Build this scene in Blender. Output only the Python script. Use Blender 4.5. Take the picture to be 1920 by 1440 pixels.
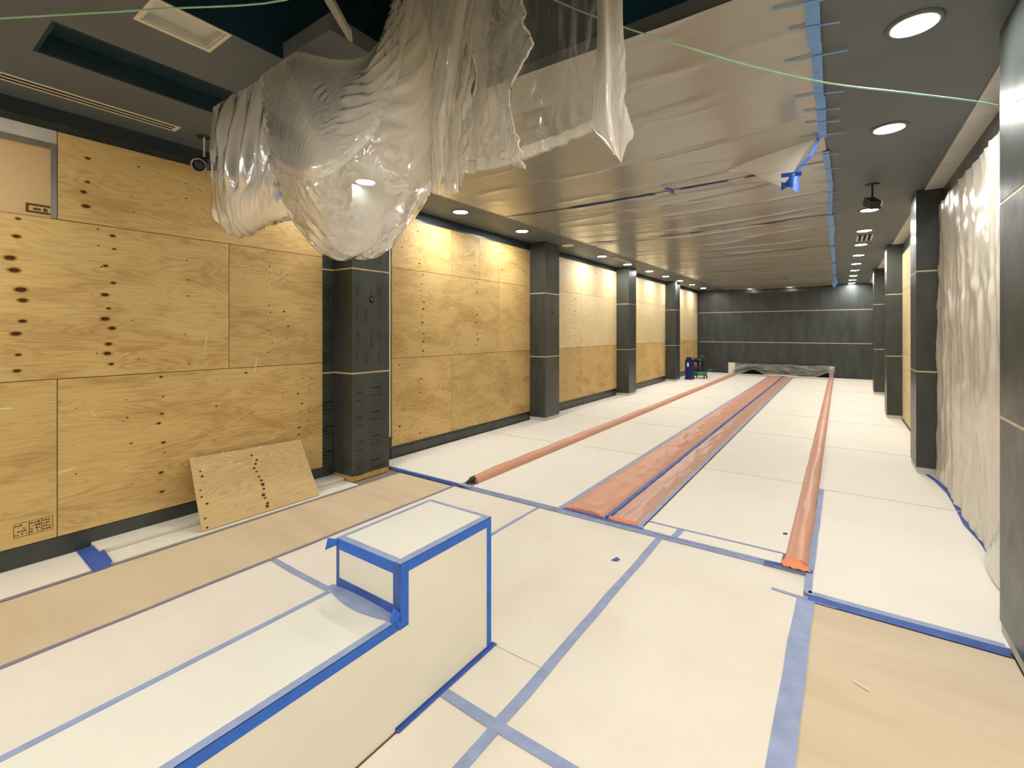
import bpy, bmesh, math, random
import numpy as np
from mathutils import Vector, noise as mnoise
random.seed(7)
scene = bpy.context.scene
COL = scene.collection
for o in list(bpy.data.objects):
    bpy.data.objects.remove(o)

# ------------------------------------------------------------------ camera
EYE = 1.72
FPX = 875.0
cam_d = bpy.data.cameras.new('camera')
cam_d.sensor_fit = 'HORIZONTAL'
cam_d.sensor_width = 36.0
cam_d.lens = FPX / 1920.0 * 36.0
cam_d.shift_y = -99.0 / 1920.0
cam_d.clip_start = 0.05
cam_d.clip_end = 200
cam = bpy.data.objects.new('camera', cam_d)
COL.objects.link(cam)
cam.location = (0, 0, EYE)
cam.rotation_euler = (math.radians(90), 0, math.atan(615.0 / FPX))
scene.camera = cam

# ------------------------------------------------------------------ world, exposure
world = bpy.data.worlds.new('world')
scene.world = world
world.use_nodes = True
world.node_tree.nodes['Background'].inputs[0].default_value = (0.5, 0.52, 0.55, 1)
world.node_tree.nodes['Background'].inputs[1].default_value = 0.1
scene.view_settings.view_transform = 'Standard'
scene.view_settings.look = 'None'
scene.view_settings.gamma = 1.0
scene.view_settings.use_curve_mapping = False
scene.view_settings.exposure = 0.0
LAMP_STRENGTH = 305.0


# ------------------------------------------------------------------ materials
def lin(r, g, b):
    def c(x):
        x /= 255.0
        return x / 12.92 if x <= 0.04045 else ((x + 0.055) / 1.055) ** 2.4
    return (c(r), c(g), c(b), 1.0)


class NT:
    def __init__(self, name):
        self.m = bpy.data.materials.new(name)
        self.m.use_nodes = True
        self.t = self.m.node_tree
        self.n = self.t.nodes
        self.n.clear()
        self.out = self.n.new('ShaderNodeOutputMaterial')

    def node(self, kind, **kw):
        nd = self.n.new(kind)
        for k, v in kw.items():
            if k.startswith('i_'):
                key = k[2:]
                key = int(key) if key.isdigit() else key
                self.set(nd, key, v)
            else:
                setattr(nd, k, v)
        return nd

    def set(self, nd, key, v):
        if hasattr(v, 'is_output'):
            self.t.links.new(v, nd.inputs[key])
        else:
            nd.inputs[key].default_value = v

    def math(self, op, a, b=0.0, clamp=False):
        nd = self.n.new('ShaderNodeMath')
        nd.operation = op
        nd.use_clamp = clamp
        self.set(nd, 0, a)
        self.set(nd, 1, b)
        return nd.outputs[0]

    def coords(self, sx, sy, sz, rand=True):
        tc = self.node('ShaderNodeTexCoord')
        mp = self.node('ShaderNodeMapping')
        mp.inputs['Scale'].default_value = (sx, sy, sz)
        self.t.links.new(tc.outputs['Object'], mp.inputs['Vector'])
        if rand:
            oi = self.node('ShaderNodeObjectInfo')
            r = self.math('MULTIPLY', oi.outputs['Random'], 37.0)
            cb = self.node('ShaderNodeCombineXYZ')
            for i in range(3):
                self.t.links.new(r, cb.inputs[i])
            self.t.links.new(cb.outputs[0], mp.inputs['Location'])
        return mp.outputs[0]

    def noise(self, vec, scale, detail=3.0, rough=0.5, dist=0.0):
        nd = self.node('ShaderNodeTexNoise')
        nd.inputs['Scale'].default_value = scale
        nd.inputs['Detail'].default_value = detail
        nd.inputs['Roughness'].default_value = rough
        nd.inputs['Distortion'].default_value = dist
        self.t.links.new(vec, nd.inputs['Vector'])
        return nd.outputs['Fac']

    def ramp(self, fac, stops):
        nd = self.node('ShaderNodeValToRGB')
        e = nd.color_ramp.elements
        while len(e) < len(stops):
            e.new(0.5)
        for i, (p, c) in enumerate(stops):
            e[i].position = p
            e[i].color = c
        self.t.links.new(fac, nd.inputs[0])
        return nd.outputs[0]

    def mix(self, fac, a, b, mode='MIX'):
        nd = self.node('ShaderNodeMix', data_type='RGBA', blend_type=mode)
        self.set(nd, 0, fac)
        self.set(nd, 6, a)
        self.set(nd, 7, b)
        return nd.outputs[2]

    def bump(self, h, strength=0.2, dist=0.01):
        nd = self.node('ShaderNodeBump')
        nd.inputs['Strength'].default_value = strength
        nd.inputs['Distance'].default_value = dist
        self.t.links.new(h, nd.inputs['Height'])
        return nd.outputs[0]

    def bsdf(self, color, rough=0.6, spec=0.4, normal=None, metallic=0.0):
        nd = self.node('ShaderNodeBsdfPrincipled')
        self.set(nd, 'Base Color', color)
        self.set(nd, 'Roughness', rough)
        nd.inputs['Specular IOR Level'].default_value = spec
        nd.inputs['Metallic'].default_value = metallic
        if normal is not None:
            self.t.links.new(normal, nd.inputs['Normal'])
        return nd

    def finish(self, shader_out):
        self.t.links.new(shader_out, self.out.inputs['Surface'])
        return self.m


def simple(name, rgb, rough=0.6, spec=0.4, var=0.12, vscale=6.0, metallic=0.0, bump=0.0, bscale=60.0, rand=True):
    t = NT(name)
    c = t.coords(1, 1, 1, rand)
    f = t.noise(c, vscale, 4.0)
    a = lin(*rgb)
    dk = tuple(x * (1 - var) for x in a[:3]) + (1,)
    lt = tuple(min(1, x * (1 + var)) for x in a[:3]) + (1,)
    colr = t.ramp(f, [(0.3, dk), (0.7, lt)])
    nrm = None
    if bump:
        nrm = t.bump(t.noise(c, bscale, 3.0), bump, 0.01)
    return t.finish(t.bsdf(colr, rough, spec, nrm, metallic).outputs[0])


def make_plywood(name, light, dark, stain):
    t = NT(name)
    c = t.coords(0.8, 0.8, 5.5)
    n1 = t.noise(c, 1.0, 2.0, 0.5, 0.25)
    s = t.math('SINE', t.math('MULTIPLY', n1, 120.0))
    s = t.math('MULTIPLY_ADD', s, 0.5)
    s.node.inputs[2].default_value = 0.5
    c2 = t.coords(2.0, 2.0, 60.0)
    fine = t.noise(c2, 2.0, 4.0)
    c3 = t.coords(0.9, 0.9, 2.2)
    big = t.noise(c3, 1.4, 4.0, 0.6, 0.6)
    amp = t.math('MULTIPLY', t.math('MULTIPLY', s, s), t.math('SUBTRACT', t.math('MULTIPLY', big, 2.2), 0.55, True), True)
    f = t.math('ADD', t.math('MULTIPLY', amp, 0.62), t.math('MULTIPLY', t.math('SUBTRACT', fine, 0.42), 0.9), True)
    col = t.mix(f, lin(*light), lin(*dark))
    st = t.ramp(big, [(0.46, (0, 0, 0, 1)), (0.72, (0.75, 0.75, 0.75, 1))])
    col = t.mix(st, col, lin(*stain))
    oi = t.node('ShaderNodeObjectInfo')
    hv = t.node('ShaderNodeHueSaturation')
    t.set(hv, 'Color', col)
    t.set(hv, 'Value', t.math('MULTIPLY_ADD', oi.outputs['Random'], 0.22))
    hv.inputs['Value'].links[0].from_node.inputs[2].default_value = 0.88
    t.set(hv, 'Saturation', 1.0)
    nrm = t.bump(f, 0.12, 0.004)
    return t.finish(t.bsdf(hv.outputs[0], 0.55, 0.35, nrm).outputs[0])


def make_film(name, rgb, rough=0.3, dust=0.25):
    t = NT(name)
    c = t.coords(1.2, 1.2, 0.35)
    f = t.noise(c, 3.0, 6.0, 0.65)
    a = lin(*rgb)
    col = t.ramp(f, [(0.35, tuple(x * 0.8 for x in a[:3]) + (1,)), (0.75, tuple(x * (1.0 + dust * 2.2) for x in a[:3]) + (1,))])
    c2 = t.coords(1, 1, 1)
    r = t.math('MULTIPLY_ADD', t.noise(c2, 5.0, 4.0), 0.25)
    r.node.inputs[2].default_value = rough - 0.1
    nrm = t.bump(t.noise(t.coords(1, 1, 0.5), 7.0, 2.0), 0.10, 0.02)
    return t.finish(t.bsdf(col, r, 0.5, nrm).outputs[0])


def make_plastic(name, rgb, opacity, edge, rough=0.14, gloss=0.5, bump=0.5, sx=3.0, sy=3.0, sz=3.0, trans=0.5, bdist=0.03, epow=1.0, crinkle=0.0):
    t = NT(name)
    c = t.coords(sx, sy, sz)
    n1 = t.noise(c, 2.2, 5.0, 0.6, 0.8)
    rid = t.math('ABSOLUTE', t.math('SUBTRACT', n1, 0.5))
    if crinkle:
        n2 = t.noise(t.coords(sx * 1.6, sy * 1.6, sz * 2.2), 4.5, 3.0, 0.55, 1.2)
        r2 = t.math('ABSOLUTE', t.math('SUBTRACT', n2, 0.5))
        gate = t.ramp(t.noise(t.coords(1.5, 1.5, 1.5), 1.6, 2.0), [(0.42, (0, 0, 0, 1)), (0.62, (1, 1, 1, 1))])
        rid = t.math('ADD', rid, t.math('MULTIPLY', t.math('MULTIPLY', r2, gate), crinkle))
    nrm = t.bump(rid, bump, bdist)
    dif = t.node('ShaderNodeBsdfDiffuse')
    dif.inputs[0].default_value = lin(*rgb)
    t.t.links.new(nrm, dif.inputs['Normal'])
    trl = t.node('ShaderNodeBsdfTranslucent')
    trl.inputs[0].default_value = lin(*rgb)
    t.t.links.new(nrm, trl.inputs['Normal'])
    m1 = t.node('ShaderNodeMixShader')
    m1.inputs[0].default_value = trans
    t.t.links.new(dif.outputs[0], m1.inputs[1])
    t.t.links.new(trl.outputs[0], m1.inputs[2])
    tr = t.node('ShaderNodeBsdfTransparent')
    lw = t.node('ShaderNodeLayerWeight')
    lw.inputs['Blend'].default_value = 0.5
    t.t.links.new(nrm, lw.inputs['Normal'])
    fac = t.math('MULTIPLY_ADD', t.math('POWER', lw.outputs['Facing'], epow), edge, True)
    fac.node.inputs[2].default_value = opacity
    m2 = t.node('ShaderNodeMixShader')
    t.t.links.new(fac, m2.inputs[0])
    t.t.links.new(tr.outputs[0], m2.inputs[1])
    t.t.links.new(m1.outputs[0], m2.inputs[2])
    gl = t.node('ShaderNodeBsdfGlossy')
    gl.inputs['Roughness'].default_value = rough
    t.t.links.new(nrm, gl.inputs['Normal'])
    f2 = t.math('POWER', lw.outputs['Facing'], 3.0)
    fr = t.math('MULTIPLY_ADD', f2, 0.55)
    fr.node.inputs[2].default_value = 0.05
    m3 = t.node('ShaderNodeMixShader')
    t.t.links.new(t.math('MULTIPLY', fr, gloss, True), m3.inputs[0])
    t.t.links.new(m2.outputs[0], m3.inputs[1])
    t.t.links.new(gl.outputs[0], m3.inputs[2])
    return t.finish(m3.outputs[0])


def make_paper(name, rgb, stain, amount=0.35, rough=0.75, streak=(1.0, 1.0, 1.0), spec=0.25):
    t = NT(name)
    c = t.coords(*streak)
    f1 = t.noise(c, 1.3, 5.0, 0.6, 0.4)
    f2 = t.noise(t.coords(1, 1, 1), 7.0, 6.0, 0.7)
    a = lin(*rgb)
    col = t.mix(t.ramp(f1, [(0.42, (0, 0, 0, 1)), (0.75, (amount, amount, amount, 1))]), a, lin(*stain))
    spots = t.ramp(f2, [(0.69, (0, 0, 0, 1)), (0.76, (amount, amount, amount, 1))])
    col = t.mix(spots, col, lin(*[x * 0.72 for x in stain]))
    nrm = t.bump(f1, 0.15, 0.01)
    return t.finish(t.bsdf(col, rough, spec, nrm).outputs[0])


def make_emit(name, rgb, strength):
    t = NT(name)
    e = t.node('ShaderNodeEmission')
    e.inputs[0].default_value = rgb
    e.inputs[1].default_value = strength
    return t.finish(e.outputs[0])


M = {}
M['ply'] = make_plywood('plywood', (206, 178, 118), (160, 124, 66), (168, 132, 78))
M['ply_pale'] = make_plywood('plywood_pale', (218, 200, 156), (180, 148, 98), (206, 188, 148))
M['ply_loose'] = make_plywood('plywood_loose', (198, 172, 122), (164, 130, 76), (186, 158, 108))
M['ply_edge'] = simple('plywood_edge', (196, 160, 104), 0.8, 0.2, 0.2, 30)
M['knot'] = simple('knot', (72, 44, 16), 0.7, 0.2, 0.25, 40)
M['knot_halo'] = simple('knot_halo', (172, 134, 72), 0.65, 0.3, 0.12, 30)
M['stamp'] = simple('stamp_ink', (92, 66, 26), 0.8, 0.1, 0.2, 30)
M['pale_mark'] = simple('pale_mark', (226, 216, 190), 0.8, 0.2, 0.06, 30)  # pale smears on plywood
M['film'] = make_film('black_film', (56, 61, 58), 0.32)
M['film_wall'] = make_film('black_wall_panel', (50, 55, 54), 0.34, 0.4)
M['film_ink'] = simple('film_print', (36, 39, 36), 0.5, 0.3, 0.2, 30)
M['gold'] = simple('gold_strip', (212, 196, 158), 0.35, 0.5, 0.15, 12, 0.25)
M['ceil'] = simple('ceiling_paint', (92, 98, 102), 0.55, 0.35, 0.08, 2.0)
M['void'] = simple('void_paint', (12, 46, 62), 0.7, 0.2, 0.35, 2.0)
M['slot'] = simple('slot_teal', (30, 52, 62), 0.7, 0.2, 0.2, 2.0)  # slot interior, darker and bluer than the ceiling around it
M['header'] = simple('header_paint', (38, 48, 52), 0.6, 0.3, 0.15, 2.0)
M['pale'] = simple('pale_board', (192, 191, 184), 0.7, 0.3, 0.08, 6)
M['cream_metal'] = simple('cream_metal', (214, 204, 182), 0.5, 0.4, 0.05, 8)
M['dark'] = simple('dark_gap', (18, 20, 22), 0.7, 0.2, 0.2, 8)
M['slab'] = simple('floor_slab', (128, 120, 104), 0.8, 0.2, 0.15, 3)
M['board'] = make_paper('white_board', (228, 222, 209), (210, 199, 180), 0.45)
M['board_lane'] = make_paper('lane_board', (230, 226, 215), (218, 211, 197), 0.3, 0.6)
M['bench'] = simple('bench_board', (226, 225, 212), 0.5, 0.35, 0.03, 2)
M['kraft'] = make_paper('kraft_paper', (208, 190, 160), (190, 168, 136), 0.6, 0.8, (0.6, 3.0, 1.0))
M['kraft_r'] = make_paper('kraft_paper_cross', (208, 192, 166), (188, 168, 138), 0.6, 0.8, (0.7, 3.4, 1.0))
M['paper_wall'] = make_paper('tan_backing', (196, 168, 122), (178, 146, 98), 0.5, 0.8, (1, 1, 0.5))
M['tape'] = simple('blue_tape', (44, 104, 206), 0.5, 0.4, 0.12, 14, bump=0.1)
M['tape_floor'] = simple('blue_tape_pale', (146, 160, 194), 0.6, 0.3, 0.12, 10, bump=0.1)
M['tape_dull'] = simple('grey_blue_tape', (128, 126, 142), 0.65, 0.3, 0.12, 10)
M['tape_dark'] = simple('dark_blue_tape', (62, 92, 168), 0.5, 0.4, 0.2, 10)
M['tape_ceil'] = simple('blue_tape_ceiling', (104, 152, 216), 0.5, 0.4, 0.15, 10)
M['orange'] = make_plastic('orange_film', (218, 160, 131), 0.95, 0.05, 0.42, 0.6, 0.25, 5, 1.6, 5, 0.12, 0.02)
M['orange_clear'] = make_plastic('orange_film_thin', (212, 164, 140), 0.85, 0.15, 0.35, 0.8, 0.3, 5, 1.6, 5, 0.12, 0.03)
M['orange_bright'] = simple('orange_foam', (236, 142, 98), 0.6, 0.3, 0.1, 20)
M['pink'] = simple('pink_mark', (250, 110, 140), 0.6, 0.3, 0.05, 20)
M['plastic'] = make_plastic('clear_poly', (255, 252, 244), 0.22, 0.90, 0.10, 2.4, 0.30, 4, 4, 1.6, 0.42, 0.02, 1.1, 0.8)
M['plastic_thick'] = make_plastic('clear_poly_layered', (255, 252, 245), 0.60, 0.45, 0.10, 2.2, 0.30, 5, 5, 1.5, 0.4, 0.02, 1.0, 0.8)
M['plastic_clear'] = make_plastic('clear_poly_single', (253, 250, 240), 0.05, 0.75, 0.08, 2.4, 0.32, 6, 6, 1.0, 0.5, 0.02, 1.5, 0.8)
M['plastic_torn'] = make_plastic('clear_poly_torn', (255, 252, 244), 0.12, 0.90, 0.09, 2.6, 0.55, 6, 6, 4, 0.45, 0.03, 1.3, 1.0)
M['plastic_ceiling'] = make_plastic('ceiling_poly', (162, 158, 147), 0.93, 0.07, 0.2, 1.2, 0.16, 0.5, 3.0, 1.0, 0.1, 0.02)
M['plastic_wall'] = make_plastic('wall_poly', (250, 246, 232), 0.66, 0.3, 0.2, 1.2, 0.14, 3, 1.6, 0.6, 0.25, 0.02)
M['plastic_pit'] = make_plastic('pit_poly', (176, 176, 168), 0.35, 0.6, 0.18, 1.6, 0.7, 3, 3, 3, 0.3, 0.05)
M['lamp'] = make_emit('lamp_glow', (1.0, 0.975, 0.935, 1), LAMP_STRENGTH)
M['lamp_off'] = simple('lamp_off', (206, 200, 184), 0.4, 0.4, 0.03)
M['black'] = simple('black_plastic', (26, 27, 28), 0.4, 0.5, 0.2, 20)
M['grey_metal'] = simple('grey_metal', (150, 150, 146), 0.35, 0.5, 0.1, 20, 0.7)
M['white_trim'] = simple('white_trim', (226, 222, 206), 0.5, 0.4, 0.05, 10)
M['cord'] = simple('green_cord', (150, 200, 165), 0.5, 0.4, 0.1, 20)
M['blue_case'] = simple('navy_case', (20, 30, 100), 0.4, 0.4, 0.15, 10)
M['green'] = simple('green_tank', (30, 124, 92), 0.4, 0.4, 0.15, 10)
M['back_wall'] = simple('back_wall_paint', (190, 180, 160), 0.8, 0.2, 0.05, 2)

# ------------------------------------------------------------------ mesh helpers
ORIG = {}


class MB:
    def __init__(self):
        self.v = []
        self.f = []

    def add(self, vs, fs):
        b = len(self.v)
        self.v += [tuple(p) for p in vs]
        self.f += [tuple(b + i for i in q) for q in fs]
        return self

    def box(self, x0, x1, y0, y1, z0, z1):
        vs = [(x0, y0, z0), (x1, y0, z0), (x1, y1, z0), (x0, y1, z0),
              (x0, y0, z1), (x1, y0, z1), (x1, y1, z1), (x0, y1, z1)]
        return self.add(vs, [(0, 3, 2, 1), (4, 5, 6, 7), (0, 1, 5, 4), (1, 2, 6, 5), (2, 3, 7, 6), (3, 0, 4, 7)])

    def hexa(self, vs):
        return self.add(vs, [(0, 3, 2, 1), (4, 5, 6, 7), (0, 1, 5, 4), (1, 2, 6, 5), (2, 3, 7, 6), (3, 0, 4, 7)])

    def grid(self, nu, nv, fn):
        vs = [fn(i / nu, j / nv) for j in range(nv + 1) for i in range(nu + 1)]
        w = nu + 1
        fs = [(j * w + i, j * w + i + 1, (j + 1) * w + i + 1, (j + 1) * w + i) for j in range(nv) for i in range(nu)]
        return self.add(vs, fs)

    def tube(self, pts, r, n=8, caps=True):
        pts = [Vector(p) for p in pts]
        rings = []
        for i, p in enumerate(pts):
            a = pts[max(0, i - 1)]
            b = pts[min(len(pts) - 1, i + 1)]
            d = (b - a).normalized()
            up = Vector((0, 0, 1)) if abs(d.z) < 0.9 else Vector((1, 0, 0))
            s = d.cross(up).normalized()
            t = s.cross(d)
            rr = r[i] if isinstance(r, (list, tuple)) else r
            rings.append([p + (s * math.cos(2 * math.pi * k / n) + t * math.sin(2 * math.pi * k / n)) * rr for k in range(n)])
        vs = [q for rg in rings for q in rg]
        fs = []
        for i in range(len(pts) - 1):
            for k in range(n):
                k2 = (k + 1) % n
                fs.append((i * n + k, i * n + k2, (i + 1) * n + k2, (i + 1) * n + k))
        if caps:
            fs.append(tuple(range(n))[::-1])
            fs.append(tuple((len(pts) - 1) * n + k for k in range(n)))
        return self.add(vs, fs)

    def lathe(self, cx, cy, prof, n=24):
        vs = []
        for (r, z) in prof:
            for k in range(n):
                a = 2 * math.pi * k / n
                vs.append((cx + r * math.cos(a), cy + r * math.sin(a), z))
        fs = []
        for i in range(len(prof) - 1):
            for k in range(n):
                k2 = (k + 1) % n
                fs.append((i * n + k, i * n + k2, (i + 1) * n + k2, (i + 1) * n + k))
        return self.add(vs, fs)

    def ribbon(self, pts, w, axis, thick=0.0015):
        """a flat strip along pts, w wide across 'axis' (vector), slightly thick along the normal"""
        pts = [Vector(p) for p in pts]
        ax = Vector(axis).normalized()
        for i in range(len(pts) - 1):
            a, b = pts[i], pts[i + 1]
            nrm = (b - a).cross(ax).normalized() * thick
            if nrm.z < 0:
                nrm = -nrm
            h = ax * (w / 2)
            self.hexa([a - h, a + h, b + h, b - h, a - h + nrm, a + h + nrm, b + h + nrm, b - h + nrm])
        return self

    def build(self, name, mat, parent=None, smooth=False):
        if parent is None:
            xs = [p[0] for p in self.v]
            ys = [p[1] for p in self.v]
            zs = [p[2] for p in self.v]
            org = Vector(((min(xs) + max(xs)) / 2, (min(ys) + max(ys)) / 2, min(zs)))
        else:
            org = ORIG[parent.name]
        me = bpy.data.meshes.new(name)
        me.from_pydata([tuple(Vector(p) - org) for p in self.v], [], self.f)
        me.materials.append(M[mat])
        if smooth:
            for p in me.polygons:
                p.use_smooth = True
        me.update()
        bm = bmesh.new()
        bm.from_mesh(me)
        bmesh.ops.recalc_face_normals(bm, faces=bm.faces)
        bm.to_mesh(me)
        bm.free()
        o = bpy.data.objects.new(name, me)
        COL.objects.link(o)
        if parent is None:
            o.location = org
        else:
            o.parent = parent
        ORIG[o.name] = org
        return o


def thing(name, loc, label=None, cat=None, group=None, kind=None):
    o = bpy.data.objects.new(name, None)
    o.empty_display_size = 0.1
    COL.objects.link(o)
    o.location = loc
    ORIG[o.name] = Vector(loc)
    return tag(o, label, cat, group, kind)


def tag(o, label=None, cat=None, group=None, kind=None):
    if label:
        o['label'] = label
    if cat:
        o['category'] = cat
    if group:
        o['group'] = group
    if kind:
        o['kind'] = kind
    return o


def fbm(x, y, z=0.0, octv=3):
    s, a = 0.0, 1.0
    for i in range(octv):
        s += a * mnoise.noise((x, y, z + i * 7.3))
        x *= 2.03
        y *= 2.03
        a *= 0.5
    return s


def ridge(x, y, z=0.0):
    return 1.0 - min(1.0, abs(mnoise.noise((x, y, z))) * 2.6)


ORD = ['first', 'second', 'third', 'fourth', 'fifth', 'sixth', 'seventh', 'eighth', 'ninth', 'tenth', 'eleventh', 'twelfth', 'thirteenth']

# ------------------------------------------------------------------ the setting
CZ = 3.44            # ceiling height
WL = -4.97           # left wall face
WR = 1.02            # right wall face
YF = 20.9            # far wall face
YB = -3.6            # wall behind the camera
NZ = -0.025          # top of the near floor boards (the lane boards are at 0)

floor = tag(MB().box(-5.2, 1.3, YB - 0.2, YF + 0.3, -0.2, NZ - 0.009).build('floor', 'slab'), kind='structure')
pl = MB().box(WL, -0.17, 3.96, YF, NZ - 0.009, -0.008)
pl.box(-0.17, WR, 3.60, YF, NZ - 0.009, -0.008)
pl.build('lane_platform', 'slab', floor)

wl = tag(MB().box(WL - 0.15, WL, YB - 0.2, YF + 0.3, -0.1, CZ + 0.1).build('wall_left', 'film_wall'), kind='structure')
wr = tag(MB().box(WR, WR + 0.15, YB - 0.2, YF + 0.3, -0.1, CZ + 0.1).build('wall_right', 'film_wall'), kind='structure')
wf = tag(MB().box(WL, WR, YF + 0.03, YF + 0.2, -0.1, CZ + 0.1).build('wall_far', 'dark'), kind='structure')
wb = tag(MB().box(WL, WR, YB - 0.2, YB, -0.1, CZ + 0.1).build('wall_back', 'back_wall'), kind='structure')


# ceiling with its slot, its small open hatch and the big opening
def in_rect(x, y, r):
    return r[0] < x < r[1] and r[2] < y < r[3]


SLOT = (-4.05, -3.57, 0.65, 2.6)
HATCH = (-3.15, -2.90, 0.92, 1.26)
V1 = (-2.884, -0.14, -0.9, 1.58)
V2 = (-2.38, -0.14, 1.58, 2.66)
holes = [SLOT, HATCH, V1, V2]
xs = sorted({WL - 0.1, WR + 0.1} | {h[i] for h in holes for i in (0, 1)})
ys = sorted({YB - 0.1, YF + 0.2} | {h[i] for h in holes for i in (2, 3)})
cb = MB()
for i in range(len(xs) - 1):
    for j in range(len(ys) - 1):
        if not any(in_rect((xs[i] + xs[i + 1]) / 2, (ys[j] + ys[j + 1]) / 2, h) for h in holes):
            cb.box(xs[i], xs[i + 1], ys[j], ys[j + 1], CZ, CZ + 0.10)
ceil = tag(cb.build('ceiling', 'ceil'), kind='structure')


def cavity(name, r, z1, mat, t=0.02, lid=True):
    m = MB()
    x0, x1, y0, y1 = r
    e = 0.0015
    m.box(x0 + e, x0 + t, y0 + e, y1 - e, CZ + 0.001, z1)
    m.box(x1 - t, x1 - e, y0 + e, y1 - e, CZ + 0.001, z1)
    m.box(x0 + t, x1 - t, y0 + e, y0 + t, CZ + 0.001, z1)
    m.box(x0 + t, x1 - t, y1 - t, y1 - e, CZ + 0.001, z1)
    if lid:
        m.box(x0 - t, x1 + t, y0 - t, y1 + t, z1, z1 + t)
    return m.build(name, mat, ceil)


cavity('ceiling_slot', SLOT, CZ + 0.13, 'slot')
hatch = cavity('hatch_liner', HATCH, CZ + 0.05, 'pale', 0.012)
hm = MB()
for (x0, x1, y0, y1) in ((-3.175, -3.15, .90, 1.28), (-2.90, -2.885, .90, 1.28), (-3.15, -2.90, .90, .92), (-3.15, -2.90, 1.26, 1.28)):
    hm.box(x0, x1, y0, y1, CZ - 0.006, CZ)
hm.build('hatch_rim', 'cream_metal', ceil)
vm = MB()   # the dark void above the big opening
VZ = 4.7
STRUT = [(-2.46, 1.55, 3.69), (-2.37, 1.55, 3.65), (-2.18, 1.55, 3.36), (-2.17, 1.55, 3.29), (-2.46, 1.58, 3.69), (-2.37, 1.58, 3.65), (-2.18, 1.58, 3.36), (-2.17, 1.58, 3.29)]
vm.box(-2.97, -2.89, -1.0, 2.9, CZ + 0.1, VZ)
vm.box(-2.883, -2.879, -.9, 1.578, CZ + .001, CZ + .11)
vm.box(-0.12, -0.04, -1.0, 2.9, CZ + 0.1, VZ)
vm.box(-2.9, -0.04, -1.0, -0.92, CZ + 0.1, VZ)
vm.box(-2.9, -0.04, 2.68, 2.76, CZ + 0.1, VZ)
vm.box(-2.9, -0.04, -1.0, 2.9, VZ, VZ + 0.06)
vm.build('upper_void', 'void', ceil)
MB().hexa(STRUT).build('void_strut', 'pale', ceil)
pm = MB()
pm.tube([(-2.88, 1.2, 4.3), (-0.15, 1.6, 4.3)], 0.025, 8)
pm.tube([(-2.8, 2.2, 4.1), (-0.15, 2.3, 4.15)], 0.02, 8)
pm.tube([(-1.9, -0.9, 4.4), (-1.7, 2.66, 4.4)], 0.05, 10)
pm.build('pipework', 'void', ceil, True)

# pale unpainted strip of ceiling between the right columns
COLR = [3.2, 7.5, 11.85, 16.15]
sm_edges = [(3.80, 7.5), (8.06, 11.85), (12.4, 16.15), (16.7, YF)]
for a, b in sm_edges:
    MB().box(0.84, WR, a, b, CZ - 0.012, CZ - 0.001).build('pale_ceiling_strip', 'pale', ceil)

# far wall: three rows of panels with pale strips
for z0, z1 in ((0.0, 1.265), (1.285, 2.49), (2.51, CZ)):
    xx = [WL + 0.002, -3.0, -1.0, WR - 0.002]
    for i in range(3):
        MB().box(xx[i] + 0.001, xx[i + 1] - 0.001, YF, YF + 0.03, z0, z1).build('wall_panel', 'film_wall', wf)
for z in (1.265, 2.49):
    MB().box(WL + 0.002, WR - 0.002, YF - 0.004, YF + 0.03, z, z + 0.02).build('gold_strip', 'gold', wf)

# ------------------------------------------------------------------ plywood on the walls
PX = WL + 0.022


def knots(sheet, x, y0, y1, z0, z1, cols, sgn=1, seed=0):
    """cols: list of (y, size, step, n or None)"""
    rnd = random.Random(seed)
    m, h = MB(), MB()
    for (yc, size, step) in cols:
        z = z0 + 0.05 + rnd.random() * step
        while z < z1 - 0.03:
            y = yc + rnd.uniform(-0.035, 0.035)
            s = size * rnd.uniform(0.4, 0.95)
            if y0 + 0.05 < y < y1 - 0.05:
                n = 10
                ring = [(x + sgn * 0.0012, y + s * math.cos(2 * math.pi * k / n) * rnd.uniform(.85, 1.15), z + 0.55 * s * math.sin(2 * math.pi * k / n)) for k in range(n)]
                m.add(ring, [tuple(range(n))])
                if s > 0.012:
                    ring2 = [(x + sgn * 0.0006, y + 1.5 * s * math.cos(2 * math.pi * k / n), z + 0.85 * s * math.sin(2 * math.pi * k / n)) for k in range(n)]
                    h.add(ring2, [tuple(range(n))])
            z += step * rnd.uniform(0.6, 1.4)
    if m.v:
        m.build('knot_marks', 'knot', sheet)['kind'] = 'stuff'
    if h.v:
        h.build('knot_rings', 'knot_halo', sheet)['kind'] = 'stuff'


def ply_left(y0, y1, z0, z1, cols=None, mat='ply', seed=0):
    g = 0.003
    o = MB().box(WL, PX, y0 + g, y1 - g, z0 + g, z1 - g).build('plywood_sheet', mat, wl)
    if cols is None:
        rnd = random.Random(seed)
        cols = []
        y = y0 + rnd.uniform(0.15, 0.4)
        while y < y1 - 0.1:
            cols.append((y, rnd.choice((0.006, 0.012, 0.02)), rnd.choice((0.13, 0.2, 0.28))))
            y += rnd.uniform(0.3, 0.55)
    knots(o, PX, y0, y1, z0, z1, cols, 1, seed)
    return o


R0, R1, R2, R3 = 0.13, 1.35, 2.585, 3.265
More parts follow.
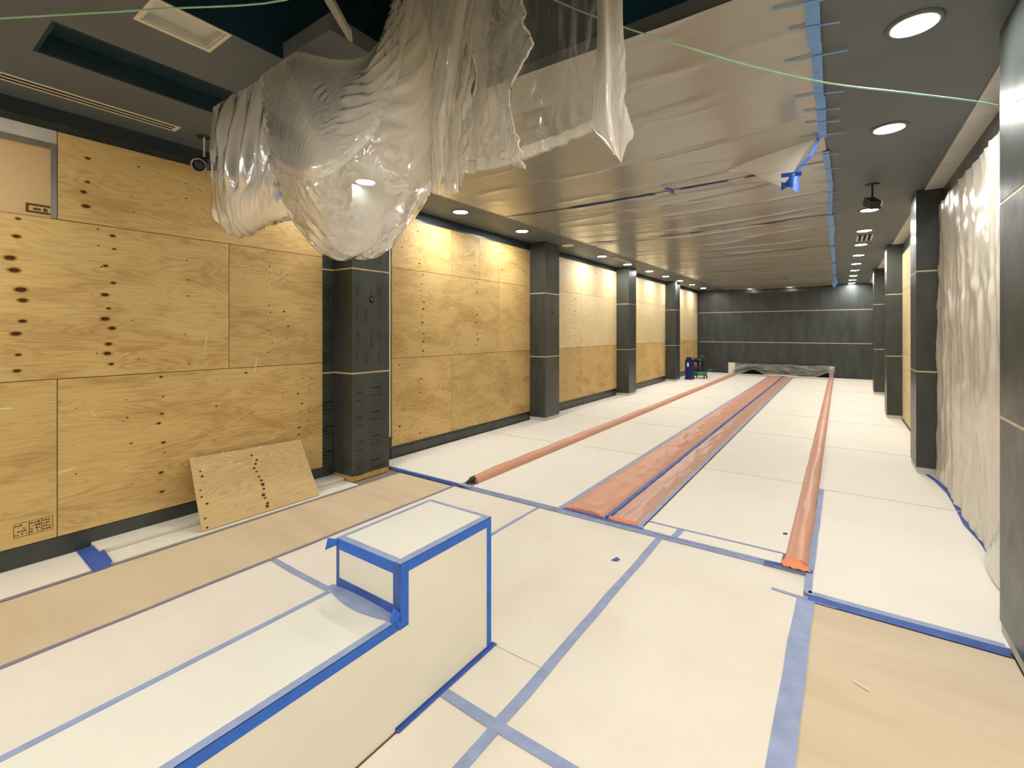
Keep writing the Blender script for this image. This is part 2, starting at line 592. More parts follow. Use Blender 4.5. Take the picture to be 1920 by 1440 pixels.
# bay nearest the camera
s_a = ply_left(-1.5, 0.93, R0, R1, [(0.2, 0.012, 0.3)], seed=1)
ply_left(0.93, 3.19, R0, R1, [(1.02, .008, .22), (1.62, 0.020, 0.13), (1.36, .012, .25), (2.05, .013, .2), (2.36, .016, .3), (2.72, .010, .14), (2.92, .016, .12), (3.03, .012, .11)], seed=2)
ply_left(-0.27, 2.17, R1, R2, [(0.71, 0.034, 0.12), (1.25, 0.030, 0.105), (1.17, .010, .2), (1.80, .011, .2), (1.42, .008, .3)], seed=3)
ply_left(2.17, 3.19, R1, R2, [(2.2, .007, .16), (2.40, .008, .16), (2.58, .011, .10), (2.74, .014, .2), (2.94, .007, .12)], seed=4)
ply_left(0.93, 3.19, R2, R3, [(1.08, 0.030, 0.14), (1.42, .012, .22), (1.82, .012, .15), (2.5, .012, .2)], seed=5)
ply_left(-1.5, -0.27, R1, R2, seed=6)
# tan backing board set back in the top corner, with its metal frame and bare drywall
MB().box(WL, WL + 0.006, -1.5, 0.90, R2 + 0.003, 3.12).build('backing_board', 'paper_wall', wl)
MB().box(WL, PX + 0.004, -1.5, 0.93, 3.12, 3.16).build('metal_track', 'grey_metal', wl)
MB().box(WL, PX, 0.895, 0.928, R2 + 0.003, 3.12).build('metal_stud', 'grey_metal', wl)
MB().box(WL, PX - 0.006, -1.5, 0.928, 3.16, R3).build('drywall_strip', 'pale', wl)
st = MB()
st.box(PX - 0.014, PX - 0.013, 0.76, 0.89, 2.612, 2.625)
st.box(PX - 0.014, PX - 0.013, 0.76, 0.775, 2.625, 2.68)
st.box(PX - 0.014, PX - 0.013, 0.775, 0.89, 2.665, 2.68)
st.box(PX - 0.014, PX - 0.013, 0.80, 0.84, 2.635, 2.65)
st.box(PX - 0.014, PX - 0.013, 0.855, 0.875, 2.63, 2.655)
st.build('board_stamp', 'stamp', wl)['kind'] = 'stuff'
# inked grade stamp in a ruled frame on the low sheet at the left edge
st = MB()
sx = PX + 0.0015


def srect(y0, y1, z0, z1):
    st.add([(sx, y0, z0), (sx, y1, z0), (sx, y1, z1), (sx, y0, z1)], [(0, 1, 2, 3)])


ya, yb, za, zb = 0.695, 0.905, 0.20, 0.305
for (a, b, c, d) in ((ya, yb, za, za + .003), (ya, yb, zb - .003, zb), (ya, ya + .003, za, zb), (yb - .003, yb, za, zb), (0.775, 0.779, za, zb), (0.842, 0.846, za, zb)):
    srect(a, b, c, d)
rnd = random.Random(3)
for (c0, c1) in ((0.702, 0.770), (0.784, 0.838), (0.851, 0.90)):
    for k in range(4):
        z = za + 0.014 + k * 0.022
        y = c0
        while y < c1 - 0.008:
            w = rnd.uniform(0.005, 0.014)
            if rnd.random() < 0.8:
                srect(y, min(c1, y + w), z, z + rnd.uniform(0.006, 0.014))
            y += w + 0.004
st.build('ink_stamp', 'stamp', s_a)['kind'] = 'stuff'
# pale smears on the near sheets
for (y, z, ln, slope, w) in ((0.93, .62, .10, .2, .012), (0.62, 1.16, .06, 0, .012), (1.33, 1.52, .05, .3, .01), (1.13, 1.08, .07, -2, .01), (1.29, .66, .14, -1.2, .006), (1.33, .56, .10, -.6, .008), (1.95, 1.5, .2, 9, .006), (2.42, 1.3, .16, 9, .008)):
    m = MB()
    n = 5
    for k in range(n):
        t0, t1 = k / n, (k + 1) / n
        a = math.atan(slope)
        p = (y + ln * t0 * math.cos(a), z + ln * t0 * math.sin(a))
        q = (y + ln * t1 * math.cos(a), z + ln * t1 * math.sin(a))
        ww = w * (1 - abs(2 * t0 - 1) * .5)
        m.add([(PX + .0016, p[0] - ww * math.sin(a) / 2, p[1] - ww * math.cos(a) / 2), (PX + .0016, q[0] - ww * math.sin(a) / 2, q[1] - ww * math.cos(a) / 2), (PX + .0016, q[0] + ww * math.sin(a) / 2, q[1] + ww * math.cos(a) / 2), (PX + .0016, p[0] + ww * math.sin(a) / 2, p[1] + ww * math.cos(a) / 2)], [(0, 1, 2, 3)])
    m.build('pale_smear', 'pale_mark', wl)['kind'] = 'stuff'

# bays between the columns
PITCH = 4.31
CL = [3.34 + PITCH * k for k in range(4)]
CW = 0.54
bays = [(CL[k] + CW + 0.34, (CL[k + 1] if k < 3 else 20.72)) for k in range(4)]
b0, b1 = bays[0]
ply_left(b0, 5.40, R0 + .03, R1, [(4.35, .020, .45), (4.55, .010, .15), (4.75, .016, .3), (5.2, .012, .4)], seed=11)
ply_left(5.40, b1, R0 + .03, R1, [(6.85, .014, .4), (7.2, .010, .22), (7.5, .012, .3)], seed=12)
ply_left(b0, 6.64, R1, R2, [(4.78, .024, .14), (4.9, .010, .2), (5.4, .012, .3), (6.02, .022, .14), (6.45, .01, .3), (6.6, .014, .3)], seed=13)
ply_left(6.64, b1, R1, R2, [(7.6, .01, .3)], seed=14)
ply_left(b0, 5.40, R2, R3 + .03, [(4.43, .016, .25), (4.72, .018, .16), (5.15, .008, .3)], 'ply', seed=15)
ply_left(5.40, 6.10, R2, R3 + .03, [(5.95, .016, .14)], 'ply', seed=16)
ply_left(6.10, 6.64, R2, R3 + .03, [(6.3, .01, .2)], 'ply', seed=17)
ply_left(6.64, b1, R2, R3 + .03, [(6.7, .02, .13)], 'ply', seed=18)
for k in (1, 2, 3):
    a, b = bays[k]
    c = a + (1.34 if k == 1 else 1.55)
    for r, (z0, z1) in enumerate(((R0 + .05, R1), (R1, R2), (R2, R3 + .06))):
        d = min(b, c + (0.0 if r != 1 else 0.0))
        ply_left(a, d, z0, z1, None, 'ply' if r == 0 else 'ply_pale', 20 + k * 10 + r)
        ply_left(d, b, z0, z1, None, 'ply' if r == 0 else 'ply_pale', 25 + k * 10 + r)
# black kick boards and headers between the columns
for (a, b) in [(-1.5, 3.19)] + bays:
    MB().box(WL, WL + 0.012, a, b, 0.0 if a > 0 else NZ, 0.125).build('baseboard_left', 'film', wl)
    MB().box(WL, WL + 0.012, a, b, R3 + 0.065, CZ).build('header_board', 'header', wl)
MB().box(WL, WL + 0.03, bays[0][0] - 0.05, bays[0][0] - 0.03, 0.30, 3.2).build('corner_bead', 'white_trim', wl)

# right wall plywood
PXR = WR - 0.022
for k, (a, b) in enumerate(sm_edges):
    n = 0
    for r, (z0, z1) in enumerate(((0.02, 1.3), (1.3, 2.5), (2.5, 3.22))):
        c = a + (b - a) * (0.42 if r % 2 else 0.6)
        for (p, q) in ((a, c), (c, b)):
            o = MB().box(PXR, WR, p + .003, q - .003, z0 + .003, z1 - .003).build('plywood_sheet', 'ply_pale', wr)
            if k:
                knots(o, PXR, p, q, z0, z1, [(p + .4, .012, .2), (p + 1.1, .014, .25)], -1, 50 + k * 10 + n)
            n += 1
    MB().box(WR - 0.012, WR, a, b, 3.225, CZ - 0.012).build('header_board', 'film', wr)
# near right wall behind the camera's shoulder
MB().box(WR - 0.022, WR, YB, 3.2, 0.0, 3.2).build('plywood_sheet', 'ply_pale', wr)


# ------------------------------------------------------------------ columns
def film_print(col, x, y0, y1, z0, z1, vertical, sgn=1, seed=0):
    """rows of faint printed marks (illegible in the photograph) on a film panel"""
    rnd = random.Random(seed)
    m = MB()
    xx = x + sgn * 0.001

    def q(a, b, c, d):
        m.add([(xx, a, c), (xx, b, c), (xx, b, d), (xx, a, d)], [(0, 1, 2, 3)])

    def stampmark(yc, zc, w, h):
        t = 0.005
        q(yc - w / 2, yc + w / 2, zc - h / 2, zc - h / 2 + t)
        q(yc - w / 2, yc + w / 2, zc + h / 2 - t, zc + h / 2)
        q(yc - w / 2, yc - w / 2 + t, zc - h / 2, zc + h / 2)
        q(yc + w / 2 - t, yc + w / 2, zc - h / 2, zc + h / 2)
        if vertical:
            q(yc - w * .12, yc + w * .12, zc - h * .32, zc + h * .32)
        else:
            q(yc - w * .32, yc + w * .32, zc - h * .12, zc + h * .12)

    def word(yc, zc, ln, th):
        k = -ln / 2
        while k < ln / 2:
            w = rnd.uniform(.010, .022)
            if vertical:
                q(yc - th / 2, yc + th / 2, zc + k, zc + k + w * .8)
            else:
                q(yc + k, yc + k + w * .8, zc - th / 2, zc + th / 2)
            k += w
    w = y1 - y0
    if vertical:
        z = z0 + 0.16
        i = 0
        while z < z1 - 0.1:
            if i % 2 == 0:
                word(y0 + w * .12, z, .15, .012)
                stampmark(y0 + w * .36, z, .055, .15)
                word(y0 + w * .72, z, .17, .012)
            else:
                stampmark(y0 + w * .14, z, .05, .14)
                word(y0 + w * .5, z - .05, .16, .014)
                stampmark(y0 + w * .72, z, .07, .16)
            z += 0.26
            i += 1
    else:
        z = z0 + 0.10
        while z < z1 - 0.05:
            stampmark(y0 + w * .62, z, .17, .09)
            word(y0 + w * .62, z - .09, .18, .014)
            stampmark(y0 + w * .18, z - .04, .10, .08)
            word(y0 + w * .18, z - .13, .10, .012)
            z += 0.29
    m.build('film_print', 'film_ink', col)['kind'] = 'stuff'


GZ = (1.22, 2.44)


def column(x0, x1, y0, y1, label, right=False, zb=0.0):
    c = thing('column', ((x0 + x1) / 2, (y0 + y1) / 2, zb), label, 'column', 'black wrapped columns')
    e = 0.012
    MB().box(x0 + e, x1 - (0 if right else e), y0 + e, y1 - e, zb + 0.001, CZ - 0.001).build('core', 'dark', c)
    MB().box(x0 + 0.006, x1 - 0.006, y0 + 0.006, y1 - 0.006, zb, zb + 0.062).build('timber_plinth', 'ply_edge' if zb < 0 else 'pale', c)
    panels = []
    for z0, z1 in ((zb + 0.065, GZ[0]), (GZ[0] + 0.018, GZ[1]), (GZ[1] + 0.018, CZ)):
        panels.append(MB().box(x0, x1, y0, y1, z0, z1).build('panel', 'film', c))
    for z in GZ:
        MB().box(x0 + 0.002, x1 - 0.002, y0 + 0.002, y1 - 0.002, z, z + 0.018).build('gold_strip', 'gold', c)
    return c, panels


lc = ['nearest left-hand black column, film wrapped, half hidden above by hanging plastic',
      'second black column along the left plywood wall, counting from the camera',
      'third black column along the left plywood wall, counting from the camera',
      'farthest left-hand black column, beside the blue case']
for k, y in enumerate(CL):
    zb = NZ if k == 0 else 0.0
    c, pans = column(WL + 0.001, -4.60, y, y + CW, lc[k], False, zb)
    if k == 0:
        film_print(pans[0], -4.60, y, y + CW, .07, GZ[0], False, 1, 1)
        film_print(pans[1], -4.60, y, y + CW, GZ[0] + .02, GZ[1], True, 1, 2)
        film_print(pans[2], -4.60, y, y + CW, GZ[1] + .02, CZ, True, 1, 3)
    if k < 3:
        # cut hole with a bent wire end in the middle panel
        zc, yc = 2.10, y + 0.27
        m = MB()
        m.add([(-4.5988, yc + .035 * math.cos(a * math.pi / 8), zc + .045 * math.sin(a * math.pi / 8)) for a in range(16)], [tuple(range(16))])
        m.build('cut_hole', 'dark', pans[1])
        MB().tube([(-4.60, yc - .01, zc + .01), (-4.585, yc - .015, zc + .015), (-4.58, yc, zc - .01)], .008, 6).build('wire_end', 'grey_metal', pans[1])
# printed black panel beside the first column
wp = MB().box(WL, WL + .012, 3.195, 3.335, 0.13, 3.3).build('black_panel', 'film', wl)
film_print(wp, WL + .012, 3.20, 3.33, .2, 1.2, False, 1, 7)
film_print(wp, WL + .012, 3.20, 3.33, 1.24, 2.44, True, 1, 8)
for z in GZ:
    MB().box(WL, WL + .014, 3.195, 3.335, z, z + .016).build('gold_strip', 'gold', wl)
rc = ['nearest right-hand black column, cut off by the right edge of the picture',
      'second right-hand black column, between the plastic-covered bay and the farther bays',
      'third right-hand black column, counting from the camera',
      'farthest right-hand black column, close to the dark far wall']
for k, y in enumerate(COLR):
    column(0.76 if k else 0.75, WR - 0.001, y, y + (0.60 if k == 0 else 0.55), rc[k], True, 0.0)


# ------------------------------------------------------------------ floor boards and tape
def board(x0, x1, y0, y1, ztop, mat, name, label, cat, group, th=0.008, seed=0, n=10):
    rnd = random.Random(seed)
    m = MB()
    m.grid(n, n, lambda u, v: (x0 + (x1 - x0) * u, y0 + (y1 - y0) * v, ztop - 0.0012 + 0.0012 * fbm(u * 3 + seed, v * 3, 0, 2)))
    b = len(m.v)
    m.add([(x0, y0, ztop - .001), (x1, y0, ztop - .001), (x1, y1, ztop - .001), (x0, y1, ztop - .001),
           (x0, y0, ztop - th), (x1, y0, ztop - th), (x1, y1, ztop - th), (x0, y1, ztop - th)],
          [(0, 1, 5, 4), (1, 2, 6, 5), (2, 3, 7, 6), (3, 0, 4, 7), (4, 5, 6, 7)])
    return tag(m.build(name, mat), label, cat, group)


def ftape(parent, pts, w, mat='tape_floor', z=None, name='tape_strip', seed=0):
    """flat tape on the floor along xy points"""
    rnd = random.Random(seed + len(pts))
    z = NZ if z is None else z
    m = MB()
    P = []
    for i in range(len(pts) - 1):
        a, b = Vector(pts[i]), Vector(pts[i + 1])
        n = max(2, int((b - a).length / 0.25))
        for k in range(n):
            P.append(a.lerp(b, k / n))
    P.append(Vector(pts[-1]))
    d = (P[-1] - P[0]).normalized()
    s = Vector((-d.y, d.x))
    L, R = [], []
    for p in P:
        j = rnd.uniform(-.003, .003)
        L.append(p + s * (w / 2 + rnd.uniform(-.002, .002) + j))
        R.append(p - s * (w / 2 + rnd.uniform(-.002, .002) - j))
    vs, fs = [], []
    for l, r in zip(L, R):
        vs += [(l.x, l.y, z + .0008), (r.x, r.y, z + .0008), (r.x, r.y, z + .0024), (l.x, l.y, z + .0024)]
    for i in range(len(P) - 1):
        a, b = 4 * i, 4 * i + 4
        fs += [(a + 3, a + 2, b + 2, b + 3), (a, b, b + 1, a + 1), (a, a + 3, b + 3, b), (a + 1, b + 1, b + 2, a + 2)]
    fs += [(0, 1, 2, 3), tuple(4 * (len(P) - 1) + k for k in (3, 2, 1, 0))]
    m.add(vs, fs)
    return m.build(name, mat, parent)


LG = 'white boards over the lanes'
strips = [
    ('left', -4.93, -3.495, [3.97, 6.3, 8.65, 10.75, 12.9, 15.2, 17.5, 20.86], 'along the left plywood wall'),
    ('midleft', -3.345, -2.25, [3.97, 6.35, 8.55, 10.72, 12.9, 15.2, 17.5, 20.15], 'just right of the left orange ridge'),
    ('midright', -1.41, -0.342, [4.17, 6.2, 8.85, 11.1, 13.7, 16.0, 18.2, 20.15], 'just left of the right orange ridge'),
    ('right', -0.188, 0.98, [3.62, 6.1, 8.4, 10.85, 13.95, 16.3, 18.6, 20.86], 'along the right wall')]
LB = {}
for nm, x0, x1, seams, where in strips:
    for i in range(len(seams) - 1):
        o = board(x0, x1, seams[i] + .009, seams[i + 1] - .009, 0.0, 'board_lane', 'protection_board',
                  '%s white lane board from the front, %s' % (ORD[i], where), 'floor board', LG, 0.0075, i + int(x0 * 10), 8)
        LB[(nm, i)] = o
# narrow white boards along the front edge of the lanes
fb = board(-1.41, -0.36, 3.975, 4.155, 0.0, 'board_lane', 'protection_board', 'narrow white board strip at the front right edge of the lanes', 'floor board', LG, .0075, 5, 6)
fb2 = board(-2.24, -1.42, 3.975, 4.04, 0.0, 'board_lane', 'protection_board', 'thin white board sliver in front of the middle orange strips', 'floor board', LG, .0075, 6, 6)
ftape(fb, [(-1.41, 4.165), (-0.37, 4.165)], .022, 'tape_floor', 0.0)
ftape(fb, [(-1.13, 3.975), (-1.13, 4.17)], .05, 'tape_floor', 0.001)
# front edge tape: drops over the little step
for par, x0, x1, yy in ((LB[('left', 0)], -4.60, -3.50, 3.96), (LB[('midleft', 0)], -3.42, -2.24, 3.96), (fb2, -2.24, -1.42, 3.955), (fb, -1.42, -0.17, 3.955)):
    ftape(par, [(x0, yy + .008), (x1, yy + .008)], .022, 'tape_floor', 0.0)
    MB().add([(x0, yy, 0.001), (x1, yy, 0.001), (x1, yy - .022, NZ + .001), (x0, yy - .022, NZ + .001)], [(0, 1, 2, 3)]).build('edge_tape', 'tape_dark' if x0 < -4 else 'tape_floor', par)
rb0 = LB[('right', 0)]
ftape(rb0, [(-0.17, 3.63), (0.74, 3.63)], .05, 'tape_floor', 0.0)
MB().add([(-0.17, 3.604, 0.001), (0.75, 3.604, 0.001), (0.75, 3.575, NZ + .001), (-0.17, 3.575, NZ + .001)], [(0, 1, 2, 3)]).build('edge_tape', 'tape_dark', rb0)
ftape(LB[('right', 0)], [(-0.175, 3.63), (-0.165, 6.0), (-0.16, 6.08)], .045, 'tape_floor', 0.0)
# wavy tape along the foot of the plastic-covered bay
ftape(LB[('right', 1)], [(0.93, 6.12), (0.95, 6.7), (0.90, 7.2), (0.86, 7.45)], .045, 'tape_dark', 0.0)
ftape(LB[('right', 0)], [(0.97, 3.9), (0.95, 4.9), (0.955, 5.3), (0.92, 5.7), (0.94, 6.08)], .05, 'tape_dark', 0.0)

NG = 'boards on the near floor'
nb = {}
nb['a'] = board(-3.55, -2.45, 1.87, 3.93, NZ, 'board', 'protection_board', 'white floor board behind the taped bench, next to the brown paper run', 'floor board', NG, .008, 31)
nb['a2'] = board(-3.55, -2.06, -2.2, 1.86, NZ, 'board', 'protection_board', 'large white floor board left of the low taped bench, near the camera', 'floor board', NG, .008, 32)
nb['b'] = board(-2.44, -1.245, 2.07, 3.93, NZ, 'board', 'protection_board', 'white floor board between the tall end of the bench and the middle orange strips', 'floor board', NG, .008, 33)
nb['b2'] = board(-1.575, -1.245, 1.655, 2.065, NZ, 'board', 'protection_board', 'small white floor piece right beside the tall end of the bench', 'floor board', NG, .008, 37)
nb['c'] = board(-1.575, -1.245, -2.2, 1.645, NZ, 'board', 'protection_board', 'narrow white floor board along the right face of the low bench', 'floor board', NG, .008, 34)
nb['d'] = board(-1.235, -0.19, 1.655, 3.93, NZ, 'board', 'protection_board', 'large white floor board left of the brown paper in the right foreground', 'floor board', NG, .008, 35)
nb['e'] = board(-1.235, -0.19, -2.2, 1.645, NZ, 'board', 'protection_board', 'white floor board at the bottom edge of the picture, nearest the camera', 'floor board', NG, .008, 36)
nb['w'] = board(-4.955, -4.45, -1.5, 1.08, NZ, 'board', 'protection_board', 'short white floor board against the left wall at the picture edge', 'floor board', NG, .008, 38)
kl = board(-4.44, -3.56, -2.2, 3.92, NZ - .002, 'kraft', 'brown_paper', 'long brown paper run on the floor beside the left plywood wall', 'floor paper', None, .005, 41, 24)
kr = board(-0.18, 0.76, -2.2, 3.57, NZ - .002, 'kraft_r', 'brown_paper', 'brown floor paper in the bottom right corner, under the near right column', 'floor paper', None, .005, 42, 24)
# tape over the joints
ftape(nb['d'], [(-1.24, 1.62), (-1.245, 3.94)], .056)
ftape(nb['e'], [(-1.24, -1.0), (-1.24, 1.62)], .056)
ftape(nb['e'], [(-1.57, 1.65), (-0.19, 1.65)], .056, z=NZ + .001)
ftape(nb['d'], [(-0.20, 1.62), (-0.185, 3.60)], .10)
ftape(nb['e'], [(-0.20, -1.0), (-0.20, 1.62)], .10)
ftape(nb['d'], [(-0.16, 3.60), (-0.15, 3.92)], .07, z=NZ + .001)
ftape(nb['d'], [(-0.38, 3.60), (-0.02, 3.58)], .028, z=NZ + .0016)
ftape(nb['a'], [(-2.445, 2.07), (-2.445, 3.93)], .032)
ftape(nb['a'], [(-3.54, 1.865), (-2.07, 1.865)], .045)
ftape(nb['a'], [(-3.56, 1.87), (-3.56, 3.93)], .034, 'tape_dull')
ftape(nb['a2'], [(-3.56, -1.5), (-3.56, 1.86)], .034, 'tape_dull')
ftape(nb['w'], [(-4.44, -1.4), (-4.44, 1.08)], .04, 'tape_dull')
ftape(kl, [(-4.44, 1.08), (-4.45, 3.30)], .028, 'tape_dull', NZ - .001)
m = MB()
m.hexa([(-4.95, 1.04, NZ + .001), (-4.42, 1.02, NZ + .001), (-4.42, 1.10, NZ + .001), (-4.93, 1.13, NZ + .001),
        (-4.95, 1.04, NZ + .004), (-4.42, 1.02, NZ + .004), (-4.46, 1.14, NZ + .022), (-4.90, 1.17, NZ + .03)])
m.build('curled_tape', 'tape_dark', nb['w'])
# white skirting kerb along the left wall beyond that board
kb = MB()
kb.box(-4.955, -4.74, 1.13, 3.33, NZ - .008, 0.012)
kb.box(-4.72, -4.47, 1.13, 3.33, NZ - .008, NZ + .004)
kb = tag(kb.build('trim_1', 'white_trim'), kind='structure')

# ------------------------------------------------------------------ taped bench with its taller block
bx0, bx1, by0, by1, byt = -2.05, -1.585, -1.6, 2.05, 1.40
zl, zt = 0.45, 0.69
bench = thing('boxed_bench', ((bx0 + bx1) / 2, (by0 + by1) / 2, NZ), 'long low white boxed bench with a taller end block, edges in bright blue tape', 'bench')
MB().box(bx0, bx1, by0, byt, NZ, zl).build('low_box', 'bench', bench)
MB().box(bx0, bx1, byt, by1, NZ, zt).build('tall_box', 'bench', bench)
T = .0018
TW = .046


def btape(x0, x1, y0, y1, z0, z1, mat='tape'):
    return MB().box(x0, x1, y0, y1, z0, z1).build('tape_strip', mat, bench)  # light put into the tape colour: paler on tops, darker on the front


btape(bx1 - TW * .9, bx1 + T, byt - T, by1 + T, zt, zt + T, 'tape_floor')       # top, right edge
btape(bx1, bx1 + T, byt - T, by1 + T, zt - TW, zt + T)
btape(bx0, bx1, byt, byt + TW * .8, zt, zt + T * .8, 'tape_floor')               # top, front edge
btape(bx0, bx1 + T, byt - T, byt, zt - TW * 1.1, zt + T)
btape(bx0 - T, bx0 + .018, byt, by1, zt, zt + T * .9, 'tape_floor')              # top, left edge
btape(bx0, bx1, by1 - .022, by1 + T, zt, zt + T * .7, 'tape_floor')              # top, back edge
btape(bx1 - TW, bx1 + T, byt - T * 1.3, byt, zl - .01, zt - .01, 'tape_dark')              # front, right edge
btape(bx1, bx1 + T * 1.3, byt, byt + TW, zl - .045, zt - .01)
btape(bx0 - T, bx0 + .02, byt - T * 1.2, byt, zl, zt - .02, 'tape_dark')             # front, left edge
btape(bx1, bx1 + T * 1.2, by1 - .036, by1 + T, NZ, zt - .02)                     # back edge of the right face
m = MB()
m.box(bx0, bx1, byt - T * 1.5, byt, zl, zl + .05)
m.build('tape_strip', 'tape_dark', bench)
m = MB()                                                                         # fold lying on the low box, bellied
m.grid(12, 4, lambda u, v: (bx0 - .03 + (bx1 - bx0 + .03) * u, byt - .055 * v * (0.6 + 0.8 * math.sin(math.pi * u)), zl + .003 + .012 * (1 - v) ** 2 * math.sin(math.pi * u)))
m.build('tape_fold', 'tape_floor', bench, True)
btape(bx1 - .035, bx1 + T, by0, byt - .02, zl, zl + T, 'tape_floor')              # low box, right edge
btape(bx1, bx1 + T, by0, byt + .01, zl - .042, zl + T)
btape(bx0 - T, bx0 + .028, by0, byt - .05, zl, zl + T, 'tape_floor')              # low box, left edge
btape(bx1, bx1 + T, 1.37, by1 + .02, NZ, NZ + .016, 'tape_dark')                 # foot of the right face
btape(bx1, bx1 + .022, 1.37, by1 + .03, NZ + .003, NZ + .005, 'tape_dark')
m = MB()                                                                         # crumpled knot of tape at the inner corner
m.grid(10, 8, lambda u, v: (bx1 - .035 + .05 * u, byt - .012 - .028 * math.sin(math.pi * u) * math.sin(math.pi * v) - .006 * math.sin(9 * u + 7 * v), zl - .03 + .075 * v + .008 * math.sin(11 * u)))
m.build('tape_knot', 'tape', bench, True)
m = MB()                                                                         # loose flap at the far-left corner
m.hexa([(bx0 + .02, byt - .004, zt + .002), (bx0 + .0, byt - .004, zt - .035), (bx0 - .075, byt - .015, zt - .075), (bx0 - .06, byt - .01, zt - .012),
        (bx0 + .02, byt - .006, zt + .002), (bx0 + .0, byt - .006, zt - .035), (bx0 - .075, byt - .017, zt - .075), (bx0 - .06, byt - .012, zt - .012)])
m.build('tape_flap', 'tape', bench)


# ------------------------------------------------------------------ orange covered ridges and gutter strips
def ridge_cover(name, xc, w, h, y0, y1, label, seed, mat='orange', wob=0.006):
    t = thing(name, (xc, (y0 + y1) / 2, 0.001), label, 'floor cover', 'orange plastic runs over the lanes')

    def fn(u, v):
        y = y0 + (y1 - y0) * v
        a = math.pi * u
        hh = h * (1 + .12 * fbm(u * 2, y * 1.1, seed)) * (0.86 + .14 * min(1, v * 40))
        x = xc - w / 2 * math.cos(a) * (1 + .07 * fbm(3, y * 1.7, seed + u))
        z = hh * math.sin(a) ** 0.75 + wob * fbm(u * 5, y * 3.0, seed + 5)
        return (x, y, max(0.0012, z + .001))
    m = MB()
    m.grid(14, 260, fn)
    # end cap
    n = 14
    ring = [fn(i / n, 0) for i in range(n + 1)]
    m.add(ring, [tuple(range(n + 1))])
    m.build('plastic_cover', mat, t, True)
    return t


r1 = ridge_cover('orange_ridge', -3.42, .15, .075, 4.10, 20.27, 'left orange plastic-wrapped ridge with a dark open end, running down the lanes', 1)
m = MB()
m.tube([(-3.42, 3.985, .022), (-3.42, 4.06, .034), (-3.42, 4.13, .038)], [.014, .028, .034], 10)
m.build('dark_end', 'black', r1, True)
MB().box(-3.50, -3.33, 3.93, 4.0, .0012, .004).build('tape_strip', 'tape_floor', r1)
r2 = ridge_cover('orange_ridge', -0.265, .15, .06, 3.99, 20.27, 'right orange plastic-wrapped ridge, the one beside the right-hand boards', 2)
m = MB()
m.grid(8, 6, lambda u, v: (-0.36 + .17 * u + .02 * v, 3.99 - .07 * v, .012 + .045 * (1 - v) * math.sin(math.pi * u) + .006 * math.sin(20 * u + 9 * v)))
m.build('bright_end', 'orange_bright', r2, True)
m = MB()
m.grid(8, 4, lambda u, v: (-0.46 + .30 * u, 3.945 - .03 * v + .015 * u, .004 + .01 * math.sin(5 * u + 3 * v) ** 2))
m.build('tape_strip', 'tape_dark', r2, True)

mid = thing('orange_gutter_cover', (-1.83, 12.2, 0.001), 'pair of wide orange plastic strips down the middle, blue tape line between', 'floor cover')


def wide(x0, x1, h, seed, y0, y1, amp):
    def fn(u, v):
        y = y0 + (y1 - y0) * v
        sk = .03 * fbm(0, y * .8, seed)
        prof = math.sin(math.pi * min(1, max(0, u))) ** .6
        crease = amp * (ridge(u * 1.6 + y * 1.1, y * 1.5 - u * 1.2, seed) ** 5 - .2) + amp * .5 * ridge(u * 4 + y * .6, y * 2.2, seed + 2) ** 5
        z = h * prof * (1 + .25 * fbm(u * 2, y * .9, seed)) + crease * prof
        return (x0 + (x1 - x0) * (u + sk * u * (1 - u)), y, max(.0012, z + .002))
    return fn


y0m = 4.0
m = MB()
f1 = wide(-2.20, -1.775, .034, 3, y0m, 20.27, .022)
m.grid(18, 330, f1)
m.add([f1(i / 18, 0) for i in range(19)], [tuple(range(19))])
wst = m.build('wide_strip', 'orange', mid, True)
m = MB()
f2 = wide(-1.745, -1.46, .020, 9, y0m + .02, 20.27, .016)
m.grid(14, 330, f2)
m.add([f2(i / 14, 0) for i in range(15)], [tuple(range(15))])
m.build('narrow_strip', 'orange_clear', mid, True)
MB().box(-1.765, -1.728, y0m, 20.27, .004, .024).build('divider_tape', 'tape_dark', mid)
for x0, x1 in ((-2.245, -2.195), (-1.468, -1.425)):
    ftape(mid, [((x0 + x1) / 2, y0m - .02), ((x0 + x1) / 2, 20.28)], x1 - x0, 'tape_floor', .0005)
m = MB()
m.box(-2.2, -1.76, 3.965, 4.0, .001, .004)
m.box(-1.9, -1.40, 3.955, 3.99, .004, .006)
m.build('tape_strip', 'tape_dark', mid)
m = MB()
m.grid(12, 4, lambda u, v: (-1.74 + .27 * u, y0m + .02 - .025 * v, .004 + .022 * (1 - v) + .004 * math.sin(17 * u)))
m.build('orange_lip', 'orange_bright', mid, True)
MB().box(-2.13, -2.10, 3.985, 4.0, .003, .02).build('pink_mark', 'pink', wst)
MB().box(-1.83, -1.79, 3.985, 4.0, .003, .02).build('pink_mark', 'pink', wst)

# ------------------------------------------------------------------ far end: low plastic-covered pit opening
pit = thing('pit_cover', (-1.95, 20.75, 0), 'low opening across the far wall draped with grey clear plastic', 'plastic cover')
MB().box(-3.45, -0.22, 20.84, 20.88, .01, .44).build('dark_opening', 'dark', pit)


def pitf(u, v):
    x = -3.55 + 3.40 * u
    lift = 0.20 * max(0, math.sin(u * 8.5 - .3)) ** 3
    z = .44 - (.43 - lift) * v + .02 * fbm(u * 6, v * 2, 3)
    return (x, 20.72 - .14 * v - .09 * fbm(u * 9, v * 3, 1), max(.006, z))


